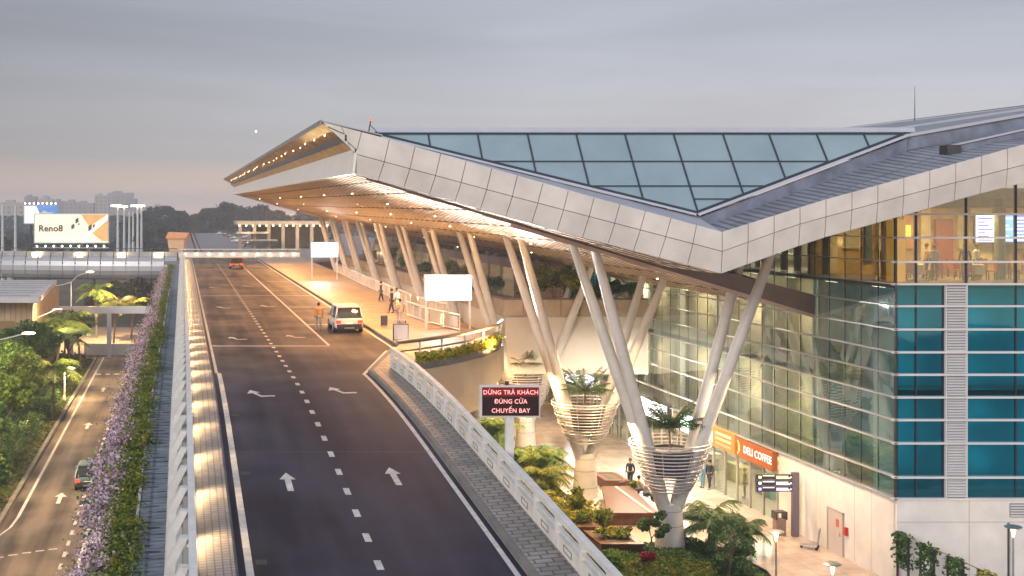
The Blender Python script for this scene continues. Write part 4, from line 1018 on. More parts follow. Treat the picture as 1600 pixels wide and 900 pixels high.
# ------------------------------------------------------------------ terrace block between the canopy columns and the glass
tb_ = thing('terrace_block', 'cream walled terrace block with brown panel parapet standing behind the near columns', 'building', W(27, 75, 5))
TV = 71.0
m = MB(); m.ubox(22.4, 32.3, TV, TV+1.2, 5.7, 9.7); m.ubox(22.4, 22.8, TV+1.2, 140, 5.7, 9.7); m.build('wall', mat('cream_wall', (.6, .56, .5), .6, var=.06, vscale=.4), tb_, world=True)
m = MB(); m.ubox(22.5, 32.3, TV+.1, 140, 9.5, 9.85); m.ubox(22.8, 32.3, TV+1.2, 100, 5.5, 5.69); m.build('slab', wood, tb_, world=True)
brp = mat('parapet_brown', (.36, .28, .2), .6, var=.18, vscale=.8)
u = 22.3
while u < 32.2: m = MB(); m.ubox(u+.02, min(u+1.28, 32.28), TV-.12, TV+.0, 9.72, 10.85); m.build('parapet_panel', brp, tb_, world=True); u += 1.3
v = TV
k = 0
while v < 138: m = MB(); m.ubox(22.2, 22.35, v+.02, v+1.98, 9.72, 10.85); m.build('parapet_panel', brp, tb_, world=True); v += 2; k += 1
m = MB(); m.ubox(22.15, 32.3, TV-.18, TV+.12, 10.86, 10.98); m.ubox(22.15, 22.4, TV+.12, 140, 10.86, 10.98); m.build('coping', mat('coping_dark', (.13, .09, .07), .6), tb_, world=True)
m = MB(); m.ubox(22.45, 32.2, TV+.1, TV+2.4, 9.9, 10.7); m.ubox(22.45, 24.5, TV+2.4, 138, 9.9, 10.6); m.build('soil', earth, tb_, world=True)
lamp('AREA', W(27, 79, 5.3), 500, (1, .7, .38), 6, to=W(27, 79, 0), name='arcade_light')
lamp('AREA', W(28, 92, 5.3), 500, (1, .7, .38), 6, to=W(28, 92, 0), name='arcade_light')
m = MB(); m.ubox(19.5, 32.4, 100, 100.4, 0, 5.4); tag(center_origin(m.build('arcade_end_wall', mat('arcade_wall', (.5, .3, .14), .5, var=.4, vscale=.9))), 'warm brown wall closing the arcade below the terrace block', 'wall')
bs = [(24.5, 72.2, 1.1, 1.4, leaf_md, 'round green bush'), (26.3, 72.4, 1.5, 2.9, leaf_hedge, 'tall olive bush'), (27.6, 72.2, 1.2, 2.4, leaf_yl, 'yellow lit bush'), (30.6, 72.2, 1.0, 1.6, leaf_dk, 'dark low bush'), (31.7, 72.2, .8, 1.3, leaf_md, 'small mid green bush'), (28.9, 72.2, .9, 1.0, leaf_dk, 'very low dark bush')]
for k, (u, v, r, h, lm, nm) in enumerate(bs): make_shrub('terrace_bush', nm + ' on the cream block, ' + ('leftmost at the corner', 'between the forked columns', 'right of the tall one', 'before the teal window', 'beside the facade', 'in the middle')[k], W(u, v, 10.7), r, h, lm, 60+k, 1500, .13, 'bushes on the terrace planter')
for k, v in enumerate((77, 83, 90, 98, 107, 117, 128)): make_shrub('terrace_bush', '%s bush in the terrace planter behind the columns, %s' % (('dark', 'green', 'reddish', 'olive', 'dark red', 'low green', 'far dark')[k], ('nearest the camera', 'just beyond the nearest one', 'third from the camera', 'in the middle of the row', 'just beyond the middle', 'second from the far end', 'at the far end')[k]), W(23.4, v, 10.5), 1.3, 1.9+(k % 3)*.5, (leaf_dk, leaf_md, leaf_hedge, leaf_dk)[k % 4], 80+k, 900, .16, 'bushes on the terrace planter')
# glazed hall behind the terrace
hl = thing('terrace_hall', 'teal glazed hall with brown brick end standing on the terrace block', 'building', W(28, 76, 9.8))
m = MB(); m.ubox(25.6, 28.6, 77, 77.3, 9.85, 13.2); m.build('brick_end', brick_mat('brick_brown', (.24, .11, .07), (.17, .08, .05), (.3, .25, .2), .5, .14, .02, .8, bump=.3, rot=(R(90), 0, 0)), hl, world=True)
for a in (28.7, 29.9, 31.1): m = MB(); m.ubox(a, a+1.12, 77, 77.1, 9.9, 12.8); m.build('window', teal, hl, world=True)
m = MB(); m.ubox(25.6, 25.8, 77.3, 136, 9.85, 13.3); m.build('side_wall', mat('hall_side', (.2, .13, .1), .6, var=.4, vscale=.3), hl, world=True)
m = MB()
v = 79
while v < 134: m.ubox(25.54, 25.59, v, v+2.6, 10.4, 12.6); v += 3.4
m.build('side_window', mat('side_window', (.03, .07, .09), .08, emit=(1, .6, .25), estr=.12), hl, world=True)
lamp('AREA', W(27.5, 74.3, 13.2), 90, (1, .7, .35), 2, to=W(27.5, 74.3, 9), name='terrace_light')
# ------------------------------------------------------------------ canopy lighting (downlights in the soffit, uplights, added fill below its near corner)
for k, v in enumerate([56, 64, 72, 81, 91, 102, 114, 128, 142]):
    lamp('AREA', W(14, v, S(14, v)-.25), 1100 + 120*k, (1, .47, .16), 1.6, to=W(10.8, v, 9.4), name='canopy_light')
for k, v in enumerate([55, 66, 77, 88, 100, 116]):
    lamp('SPOT', W(17.2, v, 9.7), 3200, (1, .55, .22), .3, to=W(12.5, v+1, 17), spot=150, name='column_uplight')
lamp('SPOT', W(10.6, 49.3, 10.7), 8500, (.96, .96, 1), .06, spot=140, to=W(11.2, 47.5, 18), name='soffit_fill')  # added fill without a lamp body, whitens the near corner of the soffit
lamp('SPOT', W(19.3, 61, 10.9), 4200, (1, .93, .86), .06, spot=140, to=W(16, 53, 17), name='soffit_fill')  # second added fill for the soffit, also bodiless
for k, v in enumerate([48.2, 55.5, 66, 77]):
    lamp('SPOT', W(24.3, v, 5.6), 90 if k == 0 else 380, (1, .6, .28), .2, to=W(24, v+1, 14), spot=110, name='ring_uplight')
# plaza lighting
for (u, v, z, e, c) in ((25.5, 56.5, 9.5, 1300, (1, .66, .33)), (20.5, 60, 7.4, 700, (1, .62, .28)), (28.5, 50, 9, 700, (1, .68, .45)), (28, 64, 9, 2200, (1, .88, .72)), (20.5, 68, 7.4, 600, (1, .62, .28)), (21.5, 50.5, 6.5, 420, (1, .68, .35))):
    lamp('AREA', W(u, v, z), e, c, 1.6, to=W(u, v, 0), name='plaza_light')

# ------------------------------------------------------------------ end of the deck: curved rail, hedge in its trough
EP = [(10.1, 48.9), (11.4, 49.8), (12.8, 51.0), (14.4, 52.6), (15.9, 54.4), (17.3, 56.6), (18.2, 58.6)]
t = thing('curved_railing', 'warm toned pipe railing curving behind the clipped hedge at the end of the deck', 'railing', W(13, 51, 9.4))
for hz, r_ in ((1.12, .1), (.68, .05)):
    m = MB(); m.tube([W(u+.35, v+.9, 9.5+hz) for u, v in EP], r_, 8); m.build('rail', mat('rail_bronze', (.25, .2, .16), .4, .3, var=.1), t, world=True, smooth=True)
for u, v in EP[1:]:
    m = MB(); c = W(u+.35, v+.9, 0); m.tube([(c.x, c.y, 9.5), (c.x, c.y, 10.6)], .06, 6); m.build('post', railm, t, world=True)
t = thing('edge_planter', 'dark narrow planter trough along the curved end of the deck', 'planter', W(15, 53, 9.2))
m = MB()
for (a, c), (a2, c2) in zip(EP[1:], EP[2:]): m.slab([W(a-.05, c-.25, 9.3), W(a2-.05, c2-.25, 9.3), W(a2+.1, c2+.4, 9.3), W(a+.1, c+.4, 9.3)], (0, 0, .35))
m.build('trough', mat('trough_grey', (.16, .16, .18), .6), t, world=True)
pp = []
for (a, c), (a2, c2) in zip(EP[1:], EP[2:]):
    n = 1300; q = rg.random(n); wv = .35*rg.normal(size=n); u = a+(a2-a)*q+.02; v = c+(c2-c)*q+.1+wv*.7; z = 9.62+rg.random(n)*.42+.06*np.sin(q*19)
    pp.append(to_world(u, v, z))
vv, n = leaf_quads(np.concatenate(pp), .085, 12)
hd_ = thing('clipped_hedge', 'yellow green clipped hedge along the curved end of the departures deck', 'hedge', W(15, 53, 9.6))
v_off = vv - np.array(hd_.location); o = bpy.data.objects.new('foliage', mesh_from_quads('foliage', v_off, n, leaf_yl)); C.objects.link(o); o.parent = hd_
# fascia of the deck end and the beam below it
m = MB()
for (a, c), (a2, c2) in zip(EP[1:], EP[2:]): m.slab([W(a-.02, c-.3, 7.55), W(a2-.02, c2-.3, 7.55), W(a2-.02, c2-.3, 9.29), W(a-.02, c-.3, 9.29)], (.0, .25, 0))
for (a, c), (a2, c2) in zip(EP[1:-1], EP[2:]): m.slab([W(a, c+.4, 6.4), W(a2, c2+.4, 6.4), W(a2, c2+.4, 7.54), W(a, c+.4, 7.54)], (.0, .25, 0))
struct(m.build('deck_end_fascia', mat('deck_fascia', (.55, .45, .33), .6, var=.1, vscale=.5)))

# ------------------------------------------------------------------ barriers on the departures pavement
glassy = mat('barrier_panel', (.5, .46, .4), .35, .1, var=.1)
def barrier(label, pts):
    t = thing('crowd_barrier', label, 'barrier', W(pts[0][0], pts[0][1], 9.54), group='barriers on the departures deck')
    for (a, c), (a2, c2) in zip(pts, pts[1:]):
        for hz, r_ in ((1.02, .06), (.12, .05)): m = MB(); m.tube([W(a, c, 9.54+hz), W(a2, c2, 9.54+hz)], r_, 6); m.build('rail', railm, t, world=True)
        n = max(2, int(abs(c2-c)/1.6))
        for k in range(n+1):
            f = k/n; p_ = W(a+(a2-a)*f, c+(c2-c)*f, 9.54); m = MB(); m.tube([p_, p_+Vector((0, 0, 1.04))], .045, 6); m.build('post', railm, t, world=True)
            if k < n:
                f2 = (k+.86)/n; f1 = (k+.14)/n; A, B = W(a+(a2-a)*f1, c+(c2-c)*f1, 9.75), W(a+(a2-a)*f2, c+(c2-c)*f2, 9.75)
                m = MB(); m.slab([A, B, B+Vector((0, 0, .68)), A+Vector((0, 0, .68))], (.03, 0, 0)); m.build('panel', glassy, t, world=True)
barrier('long white post and panel barrier farther along the departures deck', [(18.9, 126), (18.2, 105), (17.9, 90), (17.6, 79)])
barrier('nearer run of white post and panel barrier ending by the hedge', [(16.0, 73), (16.3, 68), (17.2, 63.5)])
barrier('short white barrier piece between the two long runs', [(17.7, 77), (18.3, 71)])
t = thing('end_barrier', 'low pale parapet with glowing lamps crossing the far end of the deck', 'parapet', W(8, 166, 9.4))
m = MB(); m.ubox(-.6, 19.3, 168, 168.4, 9.4, 10.25); m.build('wall', conc_l, t, world=True)
m = MB(); m.tube([W(-.6, 168.2, 10.75), W(19.3, 168.2, 10.75)], .07, 6); m.build('rail', railm, t, world=True)
for k in range(13):
    m = MB(); c = W(.2+1.55*k, 168.2, 0); m.tube([(c.x, c.y, 10.25), (c.x, c.y, 10.75)], .05, 5); m.build('post', dsteel, t, world=True)
for k in range(10):
    c = W(.3+2.0*k, 167.9, 9.95); m = MB(); m.ball(c, .15, 8, 5, (1.5, .6, .7)); m.build('lamp', emis('parapet_lamp', (1, .78, .4), 8), t, world=True)
    lamp('POINT', c+Vector((0, -.6, .1)), 12, (1, .7, .35), .15, name='parapet_light')
m = MB(); m.ubox(12.05, 12.95, 58.6, 58.68, 9.6, 10.55); t = thing('notice_board', 'small blank grey board on the pavement where the ramp rail begins', 'sign', W(12.5, 58.6, 9.54)); m.build('frame', dsteel, t, world=True)
m = MB(); m.ubox(12.11, 12.89, 58.56, 58.6, 9.66, 10.49); m.build('face', mat('board_grey', (.36, .36, .4), .5), t, world=True)

# ------------------------------------------------------------------ screens
def lightbox(label, u0, u1, v, z0, z1, foot, e):
    t = thing('advertising_screen', label, 'screen', W((u0+u1)/2, v, foot), group='glowing screens on the deck')
    m = MB(); m.ubox(u0, u1, v, v+.22, z0, z1); m.build('housing', mat('screen_case', (.5, .5, .52), .4), t, world=True)
    m = MB(); m.ubox(u0+.05, u1-.05, v-.03, v-.002, z0+.05, z1-.05); m.build('display', emis('display_white', (.93, .96, 1), 2.2), t, world=True)
    for u in (u0+.12, u1-.12): m = MB(); m.ubox(u-.06, u+.06, v+.04, v+.16, foot, z0); m.build('post', railm, t, world=True)
    lamp('AREA', W((u0+u1)/2, v-.15, (z0+z1)/2), e, (.93, .96, 1), u1-u0, to=W((u0+u1)/2, v-2, (z0+z1)/2-.5), name='screen_light', size_y=z1-z0)
lightbox('blank glowing white screen on posts, the larger one near the hedge', 15.3, 18.3, 64.7, 11.34, 13.0, 9.54, 160)
lightbox('blank glowing white screen on posts, the smaller one farther along the deck', 14.05, 17.05, 112, 11.95, 13.6, 9.54, 220)

# LED message sign
t = thing('message_sign', 'red LED sign with three lines of Vietnamese text on a post by the ramp rail', 'sign', W(10.24, 32, 8.0))
cv = W(10.24, 32, 11.06); m = MB(); m.ubox(9.3, 11.18, 31.98, 32.12, 10.56, 11.56); m.build('housing', mat('sign_case', (.62, .58, .56), .4), t, world=True)
m = MB(); m.ubox(9.36, 11.12, 31.95, 31.985, 10.62, 11.5); m.build('display', mat('led_black', (.012, .004, .006), .9, var=0, emit=(.2, .02, .03), estr=.04), t, world=True)
m = MB(); m.ubox(9.36, 11.12, 31.945, 31.95, 11.22, 11.5); m.build('top_row', mat('led_top', (.02, .003, .004), .9, var=0, emit=(.5, .012, .015), estr=.25), t, world=True)
ledm = emis('led_text', (1, .36, .33), 1.5)
for k, s_ in enumerate(('DỪNG TRẢ KHÁCH', 'ĐÚNG CỬA', 'CHUYẾN BAY')):
    p_ = W(10.24, 31.93, 11.345-.285*k)-Vector(t.location); text_mesh('text_line', s_, .19, ledm, t, p_, FACE_CAM, .006, bold=.001, sx=.98)
m = MB(); m.ubox(10.12, 10.36, 32.0, 32.14, 7.6, 10.56); m.build('post', railm, t, world=True)
m = MB(); m.ubox(10.1, 10.2, 32.0, 32.08, 11.56, 11.68); m.build('sensor', dsteel, t, world=True)

# ------------------------------------------------------------------ plaza furniture
def box_thing(name, label, cat, u0, u1, v0, v1, h, mside, mtop, top_th=.08, group=None, over=.06):
    t = thing(name, label, cat, W((u0+u1)/2, (v0+v1)/2, 0), group=group)
    m = MB(); m.ubox(u0, u1, v0, v1, 0, h-top_th); m.build('box', mside, t, world=True)
    m = MB()
    for (a0, a1, c0, c1) in ((u0-over, u0+.25, v0-over, v1+over), (u1-.25, u1+over, v0-over, v1+over), (u0+.25, u1-.25, v0-over, v0+.2), (u0+.25, u1-.25, v1-.2, v1+over)): m.ubox(a0, a1, c0, c1, h-top_th, h)
    m.build('rim_seat', mtop, t, world=True); m = MB(); m.ubox(u0+.2, u1-.2, v0+.15, v1-.15, h-top_th, h-.03); m.build('soil', earth, t, world=True)
    return t
wood_o = mat('timber_orange', (.1, .04, .007), .45, var=.25, vscale=5)
wood_d = mat('timber_dark', (.13, .055, .03), .5, var=.3, vscale=4)
box_thing('planter_bench', 'orange timber planter bench with plants left of the nearest column', 'planter bench', 20.3, 22.3, 49.6, 51.6, .9, wood_o, wood_o)
box_thing('planter_bench', 'orange timber planter bench just behind the first one', 'planter bench', 19.6, 21.4, 52.6, 54.4, .8, wood_o, wood_o)
box_thing('planter_bench', 'small dark planter bench on the bright plaza floor', 'planter bench', 25.8, 27.2, 62.4, 64.4, .6, wood_d, wood_d)
t = thing('timber_platform', 'wide orange timber bench platform behind the nearest column, on a dark base', 'bench', W(24, 57, 0))
m = MB(); m.slab([W(22.9, 55.2, .62), W(25.7, 55.2, .62), W(26.5, 60.6, .62), W(24.8, 60.6, .62)], (0, 0, .12)); m.build('top', wood_o, t, world=True); m = MB(); m.slab([W(23.1, 55.4, 0), W(25.5, 55.4, 0), W(26.3, 60.4, 0), W(25, 60.4, 0)], (0, 0, .62)); m.build('base', wood_d, t, world=True)
m = MB(); m.slab([W(25.2, 55.3, .745), W(25.35, 55.3, .745), W(25.6, 60.4, .745), W(25.5, 60.4, .745)], (0, 0, .03)); m.build('metal_strip', conc_l, t, world=True)
# beds
grassb = mat('bed_ground', (.04, .055, .02), .95, var=.4, vscale=2)
b = MB()
b.slab([W(17.5, 43, 0), W(21.5, 42.5, 0), W(26.3, 45.2, 0), W(26.9, 47.4, 0), W(26.6, 50.2, 0), W(25.2, 52.3, 0), W(20.0, 49.3, 0), W(17.5, 49.0, 0)], (0, 0, .28)); struct(b.build('planting_bed', grassb))
b = MB(); b.slab([W(16, 53.5, 0), W(19.3, 51.8, 0), W(23.3, 55.5, 0), W(22.3, 60, 0), W(22.6, 72, 0), W(16, 74, 0)], (0, 0, .22)); struct(b.build('planting_bed_behind', grassb))
b = MB()
bp_ = [(17.5, 42.9), (21.5, 42.4), (26.45, 45.1), (27.05, 47.4), (26.75, 50.3), (25.2, 52.5)]
for (a, c), (a2, c2) in zip(bp_, bp_[1:]): b.slab([W(a, c, 0), W(a2, c2, 0), W(a2+.06, c2+.12, 0), W(a+.06, c+.12, 0)], (0, 0, .36))
struct(b.build('bed_kerb', mat('bed_kerb', (.05, .045, .045), .5)))
def ground_leaves(name, label, poly, n, h, m, seed, size=.085, z0=.25, cat='ground cover'):
    rg_ = np.random.default_rng(seed); P = np.array(poly); lo, hi = P.min(0), P.max(0); out = []
    def inside(x, y):
        c = np.zeros(len(x), bool); j = len(P)-1
        for i in range(len(P)):
            cond = ((P[i, 1] > y) != (P[j, 1] > y)) & (x < (P[j, 0]-P[i, 0])*(y-P[i, 1])/(P[j, 1]-P[i, 1]+1e-9)+P[i, 0]); c ^= cond; j = i
        return c
    x = lo[0]+(hi[0]-lo[0])*rg_.random(n*3); y = lo[1]+(hi[1]-lo[1])*rg_.random(n*3); k = inside(x, y); x, y = x[k][:n], y[k][:n]
    hh = h*(.35+.65*(np.sin(x*2.1+seed)*np.sin(y*1.7)+1)/2); z = z0+hh*rg_.random(len(x))**.7
    vv, n_ = leaf_quads(to_world(x, y, z), size, seed); o = bpy.data.objects.new(name, mesh_from_quads(name, vv, n_, m)); C.objects.link(o); return stuff(o, label, cat)
ground_leaves('ground_cover', 'dense dark green low plants filling the bed round the nearest column', [(17.5, 43), (21.5, 42.6), (26.2, 45.3), (26.7, 47.4), (26.5, 50), (25, 52), (20, 49.2), (17.5, 49)], 26000, .55, leaf_dk, 21)
ground_leaves('ground_cover', 'yellow green low plants at the left side of the near bed', [(19, 45.5), (23.2, 45.4), (25.0, 47.0), (23.5, 48.2), (19.5, 48.8)], 7000, .45, leaf_hedge, 22, z0=.4)
ground_leaves('ground_cover', 'golden lit low plants in the bed behind the orange benches', [(16, 53.5), (19.3, 52), (23.2, 55.5), (22.2, 60), (22.5, 71), (16, 73)], 22000, .8, leaf_yl, 23, .11)
# shrubs, palms
mats_ = dict(d=leaf_dk, m=leaf_md, y=leaf_yl, h=leaf_hedge, r=leaf_red)
for k, (u, v, c) in enumerate(((20.9, 50.6, 'y'), (21.8, 50.7, 'h'), (20.2, 53.5, 'y'), (20.9, 53.4, 'h'))):
    make_shrub('bench_plant', ('golden low plant at the left end of the front planter bench', 'olive low plant at the right end of the front planter bench', 'golden low plant in the rear planter bench', 'olive low plant in the rear planter bench')[k], W(u, v, .8), .55, .6, mats_[c], 150+k, 800, .09, cat='plant')
make_shrub('cordyline', 'crimson leaved plant left of the nearest column base', W(21.6, 47.6, .3), .5, 1.1, leaf_red, 31, 700, .13, cat='plant', droop=-.3)
for k, (u, v, r, h, c, lab) in enumerate(((26.2, 48.6, .9, 1.3, 'd', 'dark rounded shrub at the right side of the near bed'), (24.9, 46.6, 1.1, 1.1, 'd', 'dark spreading shrub in front of the nearest column'), (19.7, 47.2, .9, 1.1, 'm', 'mid green shrub under the ramp rail at the bed corner'), (18.8, 56, 1.2, 1.9, 'y', 'golden shrub beside the second column'), (19.6, 59.5, 1.3, 2.2, 'y', 'tall golden shrub behind the second column on its left'), (20.6, 63.5, 1.3, 2.3, 'm', 'leafy green shrub before the third column'), (21.6, 56.2, .8, 1.7, 'h', 'olive shrub touching the second column base'), (22.3, 54.2, .8, 1.1, 'h', 'low olive shrub before the timber platform'), (19.2, 66, 1.3, 2.4, 'h', 'dark golden shrub by the white pillar under the deck'), (27.0, 60.6, .5, .9, 'h', 'tiny yellow plant in the dark planter bench'))):
    make_shrub('shrub', lab, W(u, v, .25), r, h, mats_[c], 100+k, 1300, .12)
make_palm('palm', 'dark feathery palm rising right of the nearest column', W(26.3, 50.6, .25), 1.9, 2.3, 13, leaf_dk, bark, 51, 'palms on the plaza', .09, 3, .055)
make_palm('palm', 'second feathery palm clump nearer the paved walk', W(27.6, 50.9, 0), 1.5, 1.8, 12, leaf_dk, bark, 52, 'palms on the plaza', .07, 3, .05)
make_palm('palm', 'small bright palm clump behind the second column', W(21.5, 62, .25), 2.2, 2.2, 12, leaf_md, bark, 53, 'palms on the plaza', .08, 3, .055)
make_palm('palm', 'yellow lit palm clump between second and third columns', W(20.4, 58, .25), 2.1, 2.0, 12, leaf_hedge, bark, 54, 'palms on the plaza', .08, 3, .055)
make_palm('palm', 'green palm clump beside the white pillar', W(20.5, 68, .25), 2.8, 2.3, 12, leaf_md, bark, 55, 'palms on the plaza', .08, 3, .06)
make_palm('palm', 'golden palm clump nearest the ramp rail behind the planter benches', W(18.9, 54.6, .2), 1.6, 1.9, 12, leaf_yl, bark, 56, 'palms on the plaza', .07, 3, .055)
make_palm('palm', 'golden palm clump right behind the second column', W(22.3, 63.5, .2), 1.8, 1.9, 12, leaf_yl, bark, 57, 'palms on the plaza', .07, 3, .055)
make_tree('frangipani', 'small bare stemmed tree with dark leaf tufts left of the nearest column', 'tree', W(22.4, 48.9, .3), 2.3, .9, leaf_dk, bark, 61, 9, 120, .12, .5, rt=.05)
make_tree('slender_tree', 'wispy light tree leaning before the nearest column base', 'tree', W(24.4, 45.8, .3), 3.2, 1.0, leaf_dk, bark, 62, 16, 45, .06, .3, rt=.03)
b = MB(); b.lathe([(.5, .0), (.55, .25), (.3, .45), (.02, .5)], n=12); o = center_origin(b.build('lit_boulder', mat('orange_stone', (.5, .2, .06), .6, var=.3, vscale=3), smooth=True)); o.location = W(26.6, 49.4, .3); tag(o, 'rounded orange lit stone among the palms', 'stone')
# wayfinding sign
t = thing('wayfinding_sign', 'grey post with three dark finger boards lettered in yellow and white by the white wall', 'sign', W(32, 53.5, 0))
m = MB(); m.ubox(31.85, 32.2, 53.45, 53.6, 0, 3.36); m.build('post', mat('sign_post', (.13, .11, .14), .45, var=.06), t, world=True)
for k in range(3):
    z = 2.36+.31*k; m = MB(); m.ubox(30.0, 31.85, 53.46, 53.56, z, z+.27); p_ = m.build('finger_board', mat('sign_board', (.035, .025, .035), .4, var=0), t, world=True)
    m = MB(); cc = ((.75, .6, 1), (1, .95, .9), (1, .85, .45))[k]
    m.ubox(31.0, 31.7, 53.44, 53.458, z+.06, z+.12); m.ubox(31.0, 31.62, 53.44, 53.458, z+.15, z+.2)
    m.slab([W(31.73, 53.44, z+.06), W(31.82, 53.44, z+.13), W(31.73, 53.44, z+.2)], (0, .015, 0)); m.ubox(30.08, 30.22, 53.44, 53.458, z+.07, z+.2); m.ubox(30.3, 30.9, 53.44, 53.458, z+.19, z+.24)
    m.build('lettering', emis('sign_letter_%d' % k, cc, 1.6), p_, world=True)
m = MB(); t = thing('waste_bin', 'dark square waste bin with open hood at the foot of the wayfinding sign', 'bin', W(31.4, 53.7, 0))
m.ubox(31.1, 31.6, 53.6, 53.95, 0, .85); m.build('body', mat('bin_body', (.22, .15, .12), .5), t, world=True)
m = MB(); m.ubox(31.05, 31.12, 53.55, 54, .85, 1.2); m.ubox(31.58, 31.65, 53.55, 54, .85, 1.2); m.ubox(31.05, 31.65, 53.55, 54, 1.2, 1.26); m.build('hood', dsteel, t, world=True)
def trolley(label, loc, rz, load=False):
    t = thing('luggage_trolley', label, 'trolley', loc, rz, 'luggage trolleys')
    m = MB(); m.tube([(-.28, .4, .2), (-.28, -.4, .2), (-.28, -.5, 1.0), (.28, -.5, 1.0), (.28, -.4, .2), (.28, .4, .2), (-.28, .4, .2)], .025, 6); m.build('frame', steel, t)
    m = MB(); m.box(-.26, .26, -.4, .4, .19, .22); m.build('tray', steel, t)
    for x, y in ((-.25, -.38), (.25, -.38), (0, .4)): m = MB(); m.tube([(x-.03, y, .08), (x+.03, y, .08)], .08, 10); m.build('wheel', black, t)
    if load:
        pass
    return t
trolley('empty luggage trolley parked against the white wall near the bin', W(31.6, 51.6, 0), 1.2)
trolley('luggage trolley on the departures deck beside the two travellers', W(14.6, 68.5, 9.54), .3)
def suitcase(label, loc, rz, col, h=.62):
    t = thing('suitcase', label, 'suitcase', loc, rz, 'suitcases'); m = MB(); m.box(-.22, .22, -.13, .13, .05, h); m.build('shell', mat('case_%02d' % int(col[0]*99+col[2]*9), col, .4), t, bevel=.03)
    m = MB(); m.tube([(-.1, -.1, h), (-.1, -.1, h+.3), (.1, -.1, h+.3), (.1, -.1, h)], .012, 5); m.build('handle', steel, t)
    for x in (-.17, .17): m = MB(); m.tube([(x-.02, 0, .03), (x+.02, 0, .03)], .03, 8); m.build('wheel', black, t)
suitcase('dark suitcase standing by the traveller in black on the plaza', W(26.6, 62.0, 0), .4, (.06, .02, .02))
suitcase('black suitcase lying ready by the notice board on the deck', W(13.1, 66.5, 9.54), .2, (.03, .03, .035), .7)
suitcase('grey case resting beside the seated person behind the column', W(27.9, 59.6, 0), 1, (.2, .2, .22))
def post_lamp(label, loc, h, e=35):
    t = thing('garden_lamp', label, 'lamp', loc, group='slim post lamps on the plaza'); m = MB(); m.lathe([(.08, 0), (.08, .1), (.045, .15), (.04, h-.45), (.05, h-.45)], n=10); m.build('post', mat('lamp_post', (.3, .3, .31), .4, .4), t)
    m = MB(); m.lathe([(.045, h-.44), (.08, h-.2), (.13, h-.05)], n=12); m.build('glowing_cone', emis('cone_glow', (1, .8, .42), 7), t); m = MB(); m.lathe([(.36, h-.04), (.38, h), (.3, h+.03), (.05, h+.05)], n=18); m.build('disc_cap', steel, t)
    lamp('POINT', Vector(loc)+Vector((0, 0, h-.35)), e, (1, .76, .42), .12, name='garden_light')
post_lamp('slim disc topped lamp beside the planting bed on the tiled walk', W(27.25, 47, 0), 2.3)
post_lamp('slim disc topped lamp cut by the bottom of the picture, middle of the tiled walk', W(27.3, 43, 0), 2.2)
post_lamp('tallest disc topped lamp in front of the white base wall at far right', W(35.7, 44, 0), 3.45, 60)
m = MB(); m.tube([W(37.35, 46.3, 0), W(37.35, 46.3, 2.9)], .05, 6); tag(center_origin(m.build('drain_pipe', dsteel)), 'thin grey vertical pole before the white wall at far right', 'pole')
# trellises
for k, (v0, v1) in enumerate(((46.4, 45.7), (44.95, 44.15), (43.35, 42.5), (41.7, 40.9))):
    t = thing('climber_trellis', ('leafy climber on a narrow trellis nearest the building corner', 'leafy climber on the second trellis from the building corner', 'bushy climber on the third trellis from the building corner', 'climber with yellow leaves on the trellis nearest the camera')[k], 'trellis', W(32.4, (v0+v1)/2, 0), group='climber trellises')
    for v in (v0, v1): m = MB(); m.ubox(32.36, 32.44, v-.03, v+.03, 0, 2.45); m.build('post', dsteel, t, world=True)
    for z in (.4, .9, 1.4, 1.9, 2.4): m = MB(); m.ubox(32.38, 32.42, v1+.03, v0-.03, z, z+.03); m.build('wire', dsteel, t, world=True)
    n = 520; u = 32.4+.13*rg.normal(size=n); v = v1+(v0-v1)*rg.random(n); z = .9+1.6*rg.random(n)**.7; k_ = (np.sin(z*6+k)+np.sin(v*9)+rg.random(n)*2.2) > .3
    vv, n_ = leaf_quads(to_world(u, v, z)[k_]-np.array(t.location), .12, 70+k); o = bpy.data.objects.new('climber', mesh_from_quads('climber', vv, n_, leaf_yl if k == 3 else leaf_dk)); C.objects.link(o); o.parent = t
m = MB(); m.tube([W(32.4, 46.4, 2.45), W(32.4, 38, 2.45)], .025, 5); tag(center_origin(m.build('trellis_cable', dsteel)), 'thin top cable linking the climber trellises', 'cable')
make_shrub('shrub', 'pale leafed low bush before the first climber trellis', W(31.6, 45.0, 0), .8, 1.0, leaf_md, 121, 900, .11)
make_shrub('shrub', 'pale leafed low bush between the trellises at the bottom edge', W(31.9, 43.4, 0), .7, 1.0, leaf_md, 122, 900, .11)
